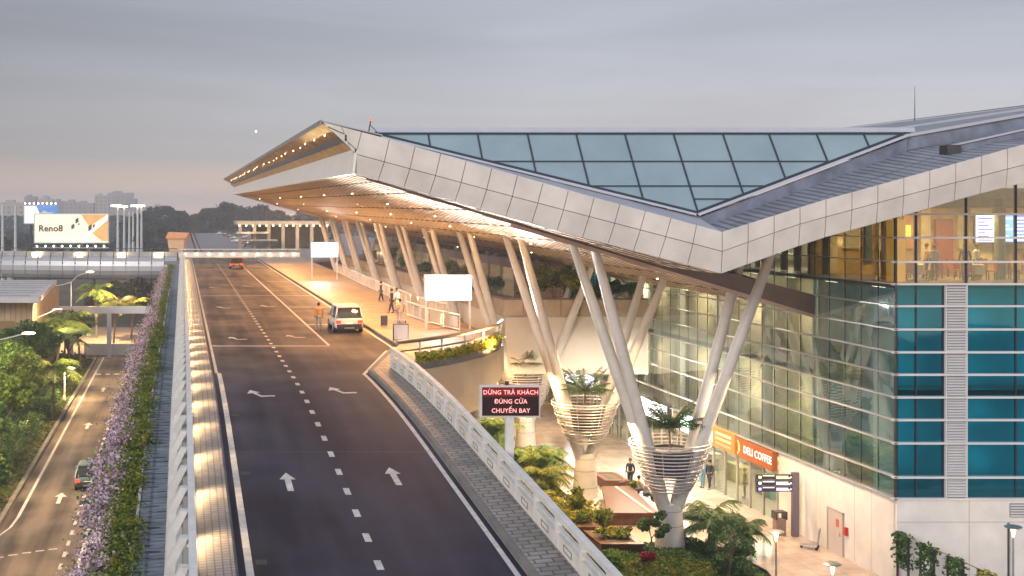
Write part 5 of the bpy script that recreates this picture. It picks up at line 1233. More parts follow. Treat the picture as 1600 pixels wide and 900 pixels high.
# ------------------------------------------------------------------ vehicles
def make_car(name, label, L_, Wd, H, paintm, kind='suv', group=None, cat='car', lights_on=True):
    t = thing(name, label, cat, (0, 0, 0), 0, group); hw = Wd/2
    # rear at -y. cross-sections along y: (y, half width, belt z, sill z)
    def loft(secs, m, nm, par):
        mb = MB()
        for s_ in secs: mb.v += [tuple(p) for p in s_]
        n = len(secs[0])
        for i in range(len(secs)-1):
            for j in range(n): mb.f.append((i*n+j, i*n+(j+1) % n, (i+1)*n+(j+1) % n, (i+1)*n+j))
        mb.f.append(tuple(range(n))[::-1]); mb.f.append(tuple((len(secs)-1)*n+j for j in range(n)))
        return mb.build(nm, m, par, smooth=True)
    def sec(y, w_, z0, z1, r=.12, tum=.04):
        return [(-w_+r, y, z0), (w_-r, y, z0), (w_, y, z0+r), (w_, y, (z0+z1)/2), (w_-tum, y, z1-r*.7), (w_-tum-r, y, z1), (-w_+tum+r, y, z1), (-w_+tum, y, z1-r*.7), (-w_, y, (z0+z1)/2), (-w_, y, z0+r)]
    b0 = .28; belt = H*.56; y0 = -L_/2
    S_ = [sec(y0, hw*.86, b0+.12, belt-.12), sec(y0+.06, hw*.95, b0, belt), sec(y0+.5, hw, b0, belt+.02), sec(0, hw, b0, belt), sec(L_*.22, hw, b0, belt-.04), sec(L_/2-.5, hw*.97, b0, belt-.14), sec(L_/2-.08, hw*.88, b0+.02, belt-.26), sec(L_/2, hw*.75, b0+.12, belt-.36)]
    loft(S_, paintm, 'body', t)
    rk = .12 if kind == 'suv' else .5
    def cab(y, w_, z1): return [(-w_, y, belt-.03), (w_, y, belt-.03), (w_*.99, y, belt+.1), (w_*.86, y, z1-.06), (w_*.78, y, z1), (-w_*.78, y, z1), (-w_*.86, y, z1-.06), (-w_*.99, y, belt+.1)]
    gl = MATS['car_glass']
    loft([cab(y0+.08, hw*.9, belt+.06), cab(y0+.2+rk, hw*.93, H-.04), cab(-.1, hw*.94, H-.03), cab(L_*.08, hw*.93, H-.05), cab(L_*.27, hw*.88, belt+.03)], gl, 'window_glass', t)
    def rf(y, w_, z): return [(-w_, y, z-.05), (w_, y, z-.05), (w_, y, z), (w_*.9, y, z+.035), (-w_*.9, y, z+.035), (-w_, y, z)]
    loft([rf(y0+.18+rk*.8, hw*.76, H-.05), rf(y0+.45+rk, hw*.8, H-.03), rf(-.1, hw*.8, H-.02), rf(L_*.1, hw*.78, H-.06)], paintm, 'roof', t)
    for sx in (-1, 1): # pillars
        for ya, yb in ((y0+.1, y0+.2+rk), (-.1, -.1), (L_*.27, L_*.09)):
            m = MB(); m.tube([(sx*hw*.92, ya, belt-.02), (sx*hw*.79, yb, H-.04)], .05, 5); m.build('pillar', paintm, t)
        m = MB(); m.box(sx*hw*.98-.02, sx*hw*.98+sx*.2+.02*(1), L_*.17, L_*.17+.1, belt+.02, belt+.18) if sx > 0 else m.box(-hw*.98-.2, -hw*.98+.02, L_*.17, L_*.17+.1, belt+.02, belt+.18); m.build('mirror', paintm, t)
        m = MB(); m.box(*( (hw*.58, hw*.92) if sx > 0 else (-hw*.92, -hw*.58)), y0-.03, y0+.12, belt-.32, belt-.12); m.build('tail_light', MATS['tail_lit'] if lights_on else MATS['tail_off'], t, bevel=.02)
        m = MB(); m.box(*((hw*.5, hw*.84) if sx > 0 else (-hw*.84, -hw*.5)), L_/2-.2, L_/2-.02, belt-.42, belt-.28); m.build('headlight', MATS['head_lens'], t, bevel=.02)
        for yy in (-L_*.3, L_*.31):
            wh = MB(); wh.tube([(sx*(hw-.2), yy, .33), (sx*(hw+.01), yy, .33)], .33, 18); wo_ = wh.build('wheel', black, t)
            m = MB(); m.tube([(sx*(hw+.012), yy, .33), (sx*(hw+.02), yy, .33)], .2, 12); m.build('rim', steel, wo_)
    m = MB(); m.box(-hw*.86, hw*.86, y0-.04, y0+.1, b0-.02, b0+.3); m.build('bumper', mat('bumper_dark', (.03, .03, .03), .5, var=0), t, bevel=.04)
    m = MB(); m.box(-.24, .24, y0-.02, y0+.02, belt-.36, belt-.24); m.build('number_plate', mat('plate', (.75, .75, .7), .5, var=0, emit=(1, .9, .6), estr=.3), t)
    m = MB(); m.box(-hw*.35, hw*.35, y0-.06, y0-.03, b0+.02, b0+.1); m.build('skid_plate', steel, t)
    return t
mat('car_glass', (.015, .018, .02), .06, 0, var=0, spec=.8)
mat('tail_lit', (.4, .02, .02), .3, var=0, emit=(1, .05, .02), estr=1.8); mat('tail_off', (.3, .02, .02), .3, var=0); mat('head_lens', (.7, .7, .68), .15, var=0)
cw = mat('car_white', (.72, .7, .66), .22, .0, var=.02, spec=.6); co = mat('car_orange', (.2, .08, .025), .3, .1, var=.05); ct = mat('car_teal', (.1, .16, .17), .3, .1, var=.05)
cr_ = mat('car_red', (.4, .02, .02), .3); ck = mat('car_black', (.02, .02, .022), .3); cg = mat('car_grey', (.3, .3, .32), .3, .3)
def place(o, px, py, z, rz=0):
    u, v = G(px, py, z); o.location = W(u, v, z); o.rotation_euler = (0, 0, ROT+rz); return o
place(make_car('sport_utility_car', 'white SUV seen from behind, stopped by the kerb on the departures deck', 4.3, 1.8, 1.68, cw), 539, 516, 9.405)
place(make_car('hatchback_car', 'small orange brown car driving at the far left of the departures deck', 3.9, 1.75, 1.5, co, 'hatch'), 369, 420, 9.405)
place(make_car('hatchback_car', 'teal grey and orange hatchback driving away on the lower road', 3.7, 1.6, 1.5, ct, 'hatch'), 141, 757, .01)
base = None
for k, (px, py, m_) in enumerate(((354, 369, ck), (361, 372, ck), (368, 374, cg), (374, 379, cw), (383, 382, cr_), (378, 372, cw), (390, 385, ck), (345, 367, cg))):
    place(make_car('parked_car', '%s car parked in the far lot, %s' % (('black', 'black', 'grey', 'white', 'red', 'white', 'black', 'grey')[k], ('second from the left', 'third from the left', 'behind the white one', 'beside the red one', 'the only red one', 'farther back beside the pavilion', 'nearest the end parapet', 'leftmost of all')[k]), 4.2, 1.8, 1.5, m_, 'hatch', 'cars in the far parking lot', lights_on=False), px, py, 8.5, 1.2)
# ------------------------------------------------------------------ people
SKIN = mat('skin', (.42, .25, .17), .6, var=.05); HAIR = mat('hair', (.015, .012, .01), .6, var=0)
def skin_obj(name, verts, edges, radii, m, parent, root=0, sub=1):
    me = bpy.data.meshes.new(name); me.from_pydata(verts, edges, []); me.materials.append(m)
    o = bpy.data.objects.new(name, me); C.objects.link(o); o.parent = parent
    sk_ = me.skin_vertices.new(name='s') if hasattr(me.skin_vertices, 'new') else None
    md = o.modifiers.new('skin', 'SKIN'); lay = me.skin_vertices[0] if len(me.skin_vertices) else None
    for i, r_ in enumerate(radii):
        rr_ = r_ if isinstance(r_, tuple) else (r_, r_); lay.data[i].radius = rr_; lay.data[i].use_root = (i == root)
    md.use_smooth_shade = True; s_ = o.modifiers.new('sub', 'SUBSURF'); s_.levels = sub; s_.render_levels = sub
    return o
def person(label, loc, rz, shirt, trousers, h=1.7, pose='stand', group=None):
    t = thing('person', label, 'person', loc, rz, group); k = h/1.7
    # faces +y
    hip = .92; kn = .5; st = {'stand': (.0, .0), 'walk': (.22, -.2), 'wide': (.12, -.06)}.get(pose, (0, 0)); bend = .0; arms = ((.0, .05), (.0, .05))
    lean = Vector((0, .0, 0))
    if pose == 'bend': bend = .45
    if pose == 'sit': hip = .5
    P = lambda x, y, z: (x*k, y*k, z*k)
    sh = 1.42-(.92-hip)-bend*.25; sy = bend
    chest = P(0, sy*.6, (hip+sh)/2+.08); neck = P(0, sy, sh+.06); head = P(0, sy+.03+bend*.15, sh+.22)
    def leg(s_, d):
        if pose == 'sit': return [P(s_*.1, 0, hip), P(s_*.12, .42, hip+.02), P(s_*.12, .45, .1), P(s_*.12, .6, .05)]
        return [P(s_*.1, 0, hip-.02), P(s_*.11, d*.6+.03, kn), P(s_*.11, d, .09), P(s_*.12, d+.16, .04)]
    def arm(s_, a):
        return [P(s_*.2, sy, sh-.02), P(s_*.27, sy+a*.4-.02, sh-.3), P(s_*.25, sy+a+.04, sh-.55), P(s_*.25, sy+a+.07, sh-.64)]
    la, ra = (.15, -.1) if pose == 'walk' else ((.3, .3) if pose in ('bend', 'sit', 'push') else (.03, .06))
    v = [P(0, 0, hip)]; e = []; r_ = [(.13*k, .1*k)]
    def chain(start, pts, rad):
        prev = start
        for p_, q in zip(pts, rad): v.append(p_); r_.append(q); e.append((prev, len(v)-1)); prev = len(v)-1
        return prev
    c_ = chain(0, [chest], [(.14*k, .1*k)]); n_ = chain(c_, [P(0, sy, sh-.02), neck, head, P(0, sy+.04+bend*.2, sh+.32)], [(.12*k, .08*k), .055*k, .095*k, .07*k])
    for s_, d in ((-1, st[0]), (1, st[1])): chain(0, leg(s_, d), [.085*k, .06*k, .04*k, .035*k])
    for s_, a in ((-1, la), (1, ra)): chain(c_+1, arm(s_, a), [.055*k, .04*k, .03*k, .035*k])
    skin_obj('body', v, e, r_, SKIN, t)
    # trousers, shirt, shoes, hair follow the body a little larger
    v2 = [P(0, 0, hip+.06)]; r2 = [(.15*k, .115*k)]; e2 = []
    for s_, d in ((-1, st[0]), (1, st[1])):
        pts = leg(s_, d)[:3]; prev = 0
        for p_, q in zip(pts, (.105*k, .08*k, .06*k)): v2.append(p_); r2.append(q); e2.append((prev, len(v2)-1)); prev = len(v2)-1
    skin_obj('trousers', v2, e2, r2, trousers, t)
    v3 = [P(0, 0, hip+.02), chest, P(0, sy, sh-.02)]; r3 = [(.155*k, .12*k), (.165*k, .125*k), (.14*k, .1*k)]; e3 = [(0, 1), (1, 2)]
    for s_, a in ((-1, la), (1, ra)):
        prev = 2
        for p_, q in zip(arm(s_, a)[:3], (.075*k, .055*k, .042*k)): v3.append(p_); r3.append(q); e3.append((prev, len(v3)-1)); prev = len(v3)-1
    skin_obj('shirt', v3, e3, r3, shirt, t)
    for s_, d in ((-1, st[0]), (1, st[1])):
        a = Vector(leg(s_, d)[2]); m = MB(); m.ball((a.x, a.y+.07*k, .05*k), .055*k, 8, 5, (.9, 2.1, .8)); m.build('shoe', black, t, smooth=True)
    m = MB(); hx = Vector(head); m.ball((hx.x, hx.y-.025*k, hx.z+.05*k), .115*k, 10, 7, (.95, 1, 1)); m.build('hair', HAIR, t, smooth=True)
    return t
navy = mat('cloth_navy', (.02, .022, .035), .8); tan = mat('cloth_tan', (.42, .22, .07), .8); grey = mat('cloth_grey', (.25, .26, .3), .8); blue = mat('cloth_blue', (.12, .3, .42), .8); whit = mat('cloth_white', (.6, .58, .55), .8); kh = mat('cloth_khaki', (.3, .25, .17), .8); denim = mat('cloth_denim', (.07, .09, .14), .8)
def pp_(px, py, z): u, v = G(px, py, z); return W(u, v, z)
person('man in a tan shirt and grey trousers standing beside the white SUV', pp_(498, 517, 9.4), .5, tan, grey, 1.72, 'wide')
person('person in black with one leg forward near the pavement barrier', pp_(612, 489, 9.54), 2.0, navy, navy, 1.7, 'walk')
person('person in white standing next to the black clad one by the barrier', pp_(620, 486, 9.54), 1.0, whit, kh, 1.65)
person('dark clad person standing alone at the end of the far barrier', pp_(595, 471, 9.54), -1.2, navy, navy, 1.6, 'walk')
person('person in a tan top behind the luggage trolley on the deck', pp_(625, 507, 9.54), .3, kh, grey, 1.6)
person('man in a black suit standing on the plaza beside a suitcase', pp_(985, 762, 0), 2.6, navy, navy, 1.75, 'wide')
person('person in grey sitting on the timber platform edge behind the column', W(26.6, 58.8, 0)+Vector((0, 0, .26)), -1.2, grey, navy, 1.65, 'sit')
person('second seated person in a pale shirt on the timber platform', W(26.65, 59.8, 0)+Vector((0, 0, .26)), -1.2, kh, denim, 1.65, 'sit')
person('person in light blue near the shop door', pp_(1098, 762, 0), 2.0, blue, blue, 1.62)
person('person in dark clothes walking beside the one in light blue', pp_(1109, 764, 0), 2.4, navy, navy, 1.72, 'walk')
person('person in dark clothes inside the teal lit shop doorway', W(33.3, 60.6, 0.02), 1.4, navy, denim, 1.7)
person('person in blue walking far back on the bright plaza floor', pp_(968, 685, 0), 2.9, blue, denim, 1.68, 'walk')
person('person in white far back on the bright plaza floor', pp_(955, 678, 0), .4, whit, denim, 1.65)
for k, (u, v, s_, lab) in enumerate(((35.7, 48.6, whit, 'diner in white nearest the amber pillar'), (36.2, 49.8, tan, 'diner in tan behind the one in white'), (37.3, 48.8, navy, 'diner in black left of the dark pillar'), (38.7, 49.9, whit, 'diner in white just left of the dark pillar'), (40.4, 48.9, kh, 'diner in khaki just right of the dark pillar'), (42.2, 49.6, navy, 'diner in black below the screens'), (43.6, 48.8, tan, 'diner in tan at the right edge below the screens'), (34.9, 50.8, navy, 'diner in black at the back by the amber pillar'))):
    person(lab + ' upstairs', W(u, v, 13.7), k*1.3, s_, navy, 1.66, 'stand', 'diners in the upstairs restaurant')

# ------------------------------------------------------------------ left side: low building, gantry, lamps, trees
t = thing('low_building', 'low tan building with flat metal roof beside the trees at the left edge', 'building', W(-22, 105, 0))
tanw = brick_mat('tan_cladding', (.42, .32, .2), (.36, .27, .16), (.2, .15, .1), .5, 6, .03, .6, offset=0, bump=.4, rot=(R(90), 0, 0))
m = MB(); m.ubox(-40, -14.2, 97, 118, 0, 8.4); m.build('wall', tanw, t, world=True)
m = MB(); m.hexa([W(-40, 95, 8.5), W(-13.3, 95, 8.5), W(-14.6, 119, 8.5), W(-40, 119, 8.5), W(-40, 95, 9.0), W(-13.3, 95, 9.0), W(-14.6, 119, 9.0), W(-40, 119, 9.0)]); m.build('roof', mat('roof_pale', (.45, .45, .46), .5, var=.15, vscale=.3), t, world=True)
m = MB()
for k in range(7): m.ubox(-40, -14.4, 97+3.2*k, 97.12+3.2*k, 9.003, 9.04)
m.build('roof_seam', mat('seam', (.2, .2, .22), .6), t, world=True)
for k in range(4): m = MB(); m.ubox(-38+6*k, -34+6*k, 96.9, 96.99, 4.4, 6.6); m.build('window', mat('window_dim', (.07, .06, .04), .15, emit=(1, .6, .25), estr=.12), t, world=True)
t = thing('road_gantry', 'white height limit gantry spanning the lower road', 'gantry', W(-7, 120, 0))
m = MB(); m.ubox(-17.5, -3.6, 118.6, 119.1, 5.15, 5.95); m.build('beam', white, t, world=True)
for u in (-12.9, -8.5): m = MB(); m.ubox(u-.25, u+.25, 118.6, 119.1, 0, 5.14); m.build('post', white, t, world=True)
m = MB(); m.ubox(-11.6, -4.5, 120.8, 121.3, 0, 1.35); tag(center_origin(m.build('low_wall', white)), 'low white wall at the end of the lower road behind the gantry post', 'wall')
def street_lamp(label, base, h, arms, lit):
    t = thing('street_lamp', label, 'street lamp', base, ROT, 'street lamps by the lower road'); m = MB(); m.lathe([(.16, 0), (.14, .3), (.09, .5), (.07, h)], n=10); m.build('pole', railm, t)
    for k, (dx, dz) in enumerate(arms):
        m = MB(); m.tube([(0, 0, h-.05), (dx*.35, 0, h+dz*.6), (dx, 0, h+dz)], [.05, .045, .04], 7); m.build('arm', railm, t, smooth=True)
        m = MB(); m.ball((dx, 0, h+dz-.03), .3, 10, 6, (1.6, .6, .35)); hd = m.build('lamp_head', MATS['sodium'] if lit[k] else railm, t, smooth=True)
        if lit[k]:
            p_ = Vector(base) + Matrix.Rotation(ROT, 3, 'Z') @ Vector((dx, 0, h+dz-.35)); lamp('SPOT', p_, 2600, (1, .6, .26), .25, to=p_+Vector((.8, 0, -5)), spot=155, name='roadside_light')
emis('sodium', (1, .68, .3), 12)
street_lamp('street lamp at the left edge with its glowing head over the near trees', W(-15.2, 75, 0), 6.6, [(3.7, 1.4)], [True])
street_lamp('street lamp with a curved unlit arm among the palms', W(-15.4, 100, 0), 5.2, [(3.0, 2.2)], [False])
street_lamp('tall double armed street lamp near the flat roofed building', W(-13.6, 125, 0), 8.4, [(2.2, 1.2), (-2.7, -.6)], [True, False])
street_lamp('street lamp hidden low beside the white edge line', W(-10.6, 92, 0), 2.6, [(.4, .3)], [True])
for (u, v, z, e) in ((-8, 60, 9, 1500), (-7.5, 84, 9, 1800), (-7.5, 47, 8, 900), (-7, 104, 9, 1500), (-8, 135, 10, 4000), (-20, 128, 9, 2500)):
    lamp('SPOT', W(u, v, z), e*3.6, (1, .6, .27), .3, to=W(u+.5, v, 0), spot=140, name='roadside_light')
for (u, v, z) in ((-14.5, 62, 8.5), (-16, 78, 9.5), (-12, 98, 9), (-14, 128, 9)):
    lamp('SPOT', W(u, v, z), 3600, (1, .78, .48), .3, to=W(u-.5, v+3, 0), spot=150, name='roadside_light')  # added lamps without posts, brightening the roadside trees
sp_names = ['dark spreading tree', 'tall dark tree', 'bushy green tree', 'feathery mid green tree', 'dense rounded tree', 'olive crowned tree']
spots_ = [(-13.3, 64, 5.2, 2.6, 'd'), (-11.9, 60.0, 2.8, 1.5, 'd'), (-12.6, 70, 6.2, 2.5, 'y'), (-15.6, 72, 6.6, 2.9, 'm'), (-13.4, 80, 6.3, 2.6, 'm'), (-17, 84, 7.4, 3.2, 'd'), (-13.6, 92, 6.8, 2.7, 'd'), (-19, 92, 7.6, 3.2, 'm'), (-12.4, 112, 6.6, 2.6, 'd'), (-14.9, 88, 6.2, 2.4, 'd')]
labs = ['dark crowned tree at the lower left corner beside the grass', 'low dark bushy tree hugging the left kerb', 'yellow green rounded tree lit by the near street lamp', 'mid green tree behind the yellow green one at the left edge', 'mid green tree in the middle of the roadside row', 'big dark tree below the glowing lamp head', 'dark tree leaning over the edge line', 'mid green tree in front of the flat roofed building', 'dark tree left of the gantry', 'narrow dark tree between the palms']
for k, (u, v, h, r, c) in enumerate(spots_):
    make_tree('roadside_tree', labs[k], 'tree', W(u, v, 0), h, r, {'d': leaf_dk, 'm': leaf_md, 'y': leaf_lime}[c], bark, 200+k, 30, 330, .17, .25, 'trees along the lower road')
for k, (u, v, h, fl) in enumerate(((-11.3, 97, 5.0, 3.2), (-13.0, 104, 5.8, 3.4), (-10.9, 110, 4.6, 3.0), (-8.8, 131, 5.2, 3.2), (-11.5, 137, 6.4, 3.4), (-16, 108, 6.5, 3.4), (-10.7, 84, 4.2, 2.8), (-6.8, 136, 4.6, 3.0))):
    make_palm('roadside_palm', ('drooping palm over the edge line of the lower road', 'tall palm left of the gantry', 'palm just before the gantry', 'yellow lit palm right behind the gantry', 'tall palm far behind the gantry', 'palm beside the flat roofed building', 'low palm nearest the camera on the verge', 'small palm at the right end of the gantry')[k], W(u, v, 0), h, fl, 16, leaf_hedge if k in (3, 7) else leaf_md, bark, 230+k, 'palms along the lower road', .14, 1, .09)
ground_leaves('verge_grass', 'rough grass on the verge left of the lower road', [(-16, 54), (-11, 53.5), (-10.1, 56), (-10.1, 118), (-20, 118), (-18, 80)], 26000, .16, grass_m, 41, .12, 0, 'grass')
ground_leaves('verge_shrubs', 'low dark undergrowth below the roadside trees', [(-16, 56), (-11.4, 55), (-11.0, 64), (-11.0, 116), (-19, 116), (-17, 80)], 24000, 1.3, leaf_dk, 42, .2, 0, 'undergrowth')

# ------------------------------------------------------------------ crossing flyover with its rounded metal side
t = thing('flyover', 'curved flyover with rounded pale metal side crossing at the left behind the trees', 'flyover', W(-15, 180, 5))
m = MB(); secs = []
def fly(x): return 176+ (x*x)*.004
prof = [(-.0, 0.0), (-.7, -.3), (-1.1, -.9), (-1.3, -1.7), (-1.3, -2.5), (-1.1, -3.2), (-.6, -3.8), (.2, -4.1)]
tubm = mat('flyover_metal', (.42, .42, .44), .38, .3, var=.1, vscale=.2)
us_ = [-.9-2.2*i for i in range(22)]
for a, c in zip(us_, us_[1:]):
    b = MB()
    for (d0, z0), (d1, z1) in zip(prof, prof[1:]): b.poly([W(c+.05, fly(c)+d0, 9.3+z0), W(a-.03, fly(a)+d0, 9.3+z0), W(a-.03, fly(a)+d1, 9.3+z1), W(c+.05, fly(c)+d1, 9.3+z1)])
    b.build('side_panel', tubm, t, world=True, smooth=True)
b = MB()
for a, c in zip(us_, us_[1:]):
    b.slab([W(c, fly(c)+.15, 6.0), W(a, fly(a)+.15, 6.0), W(a, fly(a)+.15, 9.3), W(c, fly(c)+.15, 9.3)], (0, 9, 0))
    for q in range(1): b.slab([W(a-.05, fly(a)-.1, 5.6), W(a+.05, fly(a)-.1, 5.6), W(a+.05, fly(a)-.1, 9.1), W(a-.05, fly(a)-.1, 9.1)], (0, .3, 0))
b.build('deck', conc, t, world=True)
b = MB()
for a, c in zip(us_, us_[1:]):
    b.slab([W(c, fly(c)+.3, 9.3), W(a, fly(a)+.3, 9.3), W(a, fly(a)+.3, 10.0), W(c, fly(c)+.3, 10.0)], (0, .25, 0))
b.build('parapet', conc, t, world=True)
for a in us_[::1]:
    b = MB(); b.slab([W(a-.06, fly(a)-1.35, 8.0), W(a+.06, fly(a)-1.35, 8.0), W(a+.12, fly(a)-.1, 9.95), W(a, fly(a)-.1, 9.95)], (0, .1, 0)); b.build('bracket', dsteel, t, world=True)
m = MB(); m.tube([W(x, fly(x)+.1, 10.55) for x in us_], .06, 5); m.build('rail', dsteel, t, world=True)
for x in (-25.5, -18, -10.5, -4.2): m = MB(); m.ubox(x-.7, x+.7, fly(x)-.35, fly(x)-.2, 9.35, 9.75); m.build('lamp', emis('fly_lamp', (1, .75, .38), 12), t, world=True)
for x in (-30, -12): c = W(x, 180, 0); m = MB(); m.tube([(c.x, c.y, 0), (c.x, c.y, 6)], .8, 12); m.build('pier', conc, t, world=True)
# far deck: road and parking beyond the end parapet
b = MB(); b.slab([W(-3, 172, 8.0), W(20, 172, 8.0), W(60, 250, 8.0), W(60, 400, 8.0), W(3, 400, 8.0), W(-1, 260, 8.0)], (0, 0, .5)); struct(b.build('far_parking', mat('far_asphalt', (.2, .19, .2), .7, var=.15, vscale=.1)))
t = thing('toll_kiosk', 'small tan kiosk with flared orange lit roof at the far left end of the deck', 'kiosk', W(-.8, 178, 8.5))
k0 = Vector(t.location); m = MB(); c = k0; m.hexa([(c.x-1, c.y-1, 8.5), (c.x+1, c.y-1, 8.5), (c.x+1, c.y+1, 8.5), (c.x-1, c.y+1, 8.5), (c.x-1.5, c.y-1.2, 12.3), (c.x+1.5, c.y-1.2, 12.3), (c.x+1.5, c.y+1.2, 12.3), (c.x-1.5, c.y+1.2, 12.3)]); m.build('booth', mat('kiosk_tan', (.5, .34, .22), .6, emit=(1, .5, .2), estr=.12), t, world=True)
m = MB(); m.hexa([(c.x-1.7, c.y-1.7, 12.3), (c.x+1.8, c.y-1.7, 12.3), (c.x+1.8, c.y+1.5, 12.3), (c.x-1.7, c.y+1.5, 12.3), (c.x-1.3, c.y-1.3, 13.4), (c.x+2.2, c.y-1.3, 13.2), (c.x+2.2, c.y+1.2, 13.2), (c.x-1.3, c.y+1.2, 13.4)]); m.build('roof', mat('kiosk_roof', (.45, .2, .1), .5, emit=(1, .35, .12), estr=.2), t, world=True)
m = MB(); m.tube([W(1.3, 178, 13.4), W(2.5, 178, 9.6)], .14, 6); m.tube([W(1.9, 178, 13.4), W(3.4, 178, 9.6)], .1, 6); tag(center_origin(m.build('barrier_arm', mat('dark_red', (.12, .04, .05), .5))), 'dark raised barrier arm slanting beside the far kiosk', 'barrier arm')
# pavilion
t = thing('station_pavilion', 'long warm lit white colonnaded pavilion beyond the parking lot', 'building', W(22, 232, 8.5))
PC = mat('pavilion_white', (.36, .31, .25), .6, var=.2, vscale=.4)
m = MB(); m.ubox(12.0, 33, 228, 240, 14.0, 14.8); m.build('roof', PC, t, world=True)
for k in range(7): m = MB(); m.ubox(12.6+k*3.2, 13.3+k*3.2, 229, 230, 8.5, 14.0); m.build('column', PC, t, world=True)
m = MB(); m.ubox(16, 33, 238, 238.5, 8.5, 14.0); m.build('back_wall', mat('pav_back', (.05, .07, .06), .6, var=.4, vscale=.4), t, world=True)
m = MB(); m.ubox(12, 19, 227, 231, 12.0, 12.4); m.ubox(13, 21, 226, 229, 10.4, 10.7); m.build('stair_roof', PC, t, world=True)
for k in range(14): m = MB(); c = W(12.7+1.5*k, 227.9, 13.8); m.ball(c, .2, 6, 4); m.build('lamp', emis('pav_lamp', (1, .72, .35), 8), t, world=True)
for k in range(4): lamp('POINT', W(14+5*k, 226, 13), 260, (1, .66, .33), .4, name='pavilion_light')
# billboards
def board(name, label, px0, px1, py0, py1, v, m_, lift=0):
    s_ = v/1600; u0, u1 = (px0-285)*s_, (px1-285)*s_; z1, z0 = 17-(py0-330)*s_, 17-(py1-330)*s_
    t = thing(name, label, 'billboard', W((u0+u1)/2, v, 0)); m = MB(); m.ubox(u0, u1, v, v+1.0, z0, z1); m.build('frame', railm, t, world=True)
    m = MB(); m.ubox(u0+.25, u1-.25, v-.06, v, z0+.25, z1-.25); m.build('poster', m_, t, world=True)
    for f in (.2, .5, .8): m = MB(); c = W(u0+(u1-u0)*f, v+.5, 0); m.tube([(c.x, c.y, 0), (c.x, c.y, z0)], .35, 8); m.build('mast', dsteel, t, world=True)
    return t, u0, u1, z0, z1
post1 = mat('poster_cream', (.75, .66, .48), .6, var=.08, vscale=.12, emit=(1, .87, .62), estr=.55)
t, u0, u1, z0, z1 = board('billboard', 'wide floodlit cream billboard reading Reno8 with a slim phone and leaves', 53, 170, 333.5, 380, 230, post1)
wd, hg = u1-u0, z1-z0; vb = 229.9
ink = mat('poster_ink', (.06, .045, .05), .6, var=0)
text_mesh('poster_text', 'Reno8', 2.0, ink, t, W(u0+wd*.225, vb-.05, z0+hg*.49)-Vector(t.location), FACE_CAM, .02, bold=.05)
def flat(pts, m_, nm, dv=.0): mm = MB(); mm.slab([W(u0+wd*x, vb-.02-dv, z0+hg*y) for x, y in pts], (0, .03, 0)); mm.build(nm, m_, t, world=True)
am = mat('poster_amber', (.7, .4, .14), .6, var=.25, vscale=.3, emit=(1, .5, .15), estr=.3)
flat([(.63, .96), (.74, .56), (.985, .96)], am, 'poster_art'); flat([(.985, .9), (.985, .06), (.9, .08), (.76, .38)], am, 'poster_art')
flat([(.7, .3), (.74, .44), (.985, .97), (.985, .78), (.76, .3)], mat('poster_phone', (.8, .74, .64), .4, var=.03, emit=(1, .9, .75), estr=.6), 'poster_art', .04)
for (x, y, s_, a) in ((.575, .76, .06, 1.2), (.52, .56, .06, 1.1), (.6, .64, .025, 1.2), (.75, .52, .07, .4), (.8, .58, .04, .5)):
    flat([(x-.3*s_, y-s_*1.8), (x+.35*s_, y-s_*.6), (x+.3*s_, y+s_*1.8), (x-.35*s_, y+s_*.6)], mat('poster_leaf', (.1, .09, .06), .6, var=0), 'poster_art', .08)
for k in range(9): m = MB(); c = W(u0+wd*(k+.5)/9, vb-1.6, z0-.6); m.ball(c, .22, 6, 4); m.build('floodlight', emis('flood', (1, .9, .65), 9), t, world=True)
m = MB(); m.ubox(u0, u1, vb-1.8, vb, z0-1.1, z0-.95); m.build('catwalk', railm, t, world=True)
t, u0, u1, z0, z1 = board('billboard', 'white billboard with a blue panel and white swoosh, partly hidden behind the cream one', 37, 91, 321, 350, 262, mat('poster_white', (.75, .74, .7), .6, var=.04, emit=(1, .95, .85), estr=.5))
wd, hg = u1-u0, z1-z0; vb = 261.9
flat([(.36, .99), (.99, .99), (.99, .42), (.5, .42)], mat('poster_blue', (.06, .2, .5), .5, var=.2, emit=(.1, .3, .8), estr=.3), 'poster_art'); flat([(.42, .5), (.7, .52), (.92, .66), (.7, .62), (.6, .74)], white, 'poster_art', .05)
for k in range(8): m = MB(); c = W(u0+wd*(k+.5)/8, vb-.9, z1+.5); m.ball(c, .2, 6, 4); m.build('floodlight', MATS['flood'], t, world=True)
# light masts
for k, (px, py, v, lab) in enumerate(((184, 321, 260, 'leftmost'), (194, 322, 275, 'second from left'), (202, 330, 300, 'third from left'), (208, 330, 310, 'fourth from left'), (215, 321, 262, 'second from right'), (221, 321, 280, 'rightmost'), (4, 320, 250, 'isolated left edge'), (24, 320, 250, 'pole left of the billboards'))):
    s_ = v/1600; u = (px-285)*s_; h = 17-(py-330)*s_; t = thing('light_mast', 'tall pale lighting mast, %s of the group left of the trees' % lab, 'light mast', W(u, v, 0), group='lighting masts')
    t['label'] = 'tall pale lighting mast, %s' % (lab + ' of the cluster beside the billboard' if k < 6 else ('at the extreme left edge' if k == 6 else 'just left of the billboards')); m = MB(); m.lathe([(.45, 0), (.22, h)], n=8); m.build('pole', railm, t)
    if k in (0, 1, 4, 5): m = MB(); m.box(-1.6, .9, -.4, .2, h-.3, h+.1); m.build('lamp_bar', emis('mast_lamp', (1, .84, .6), 10), t)
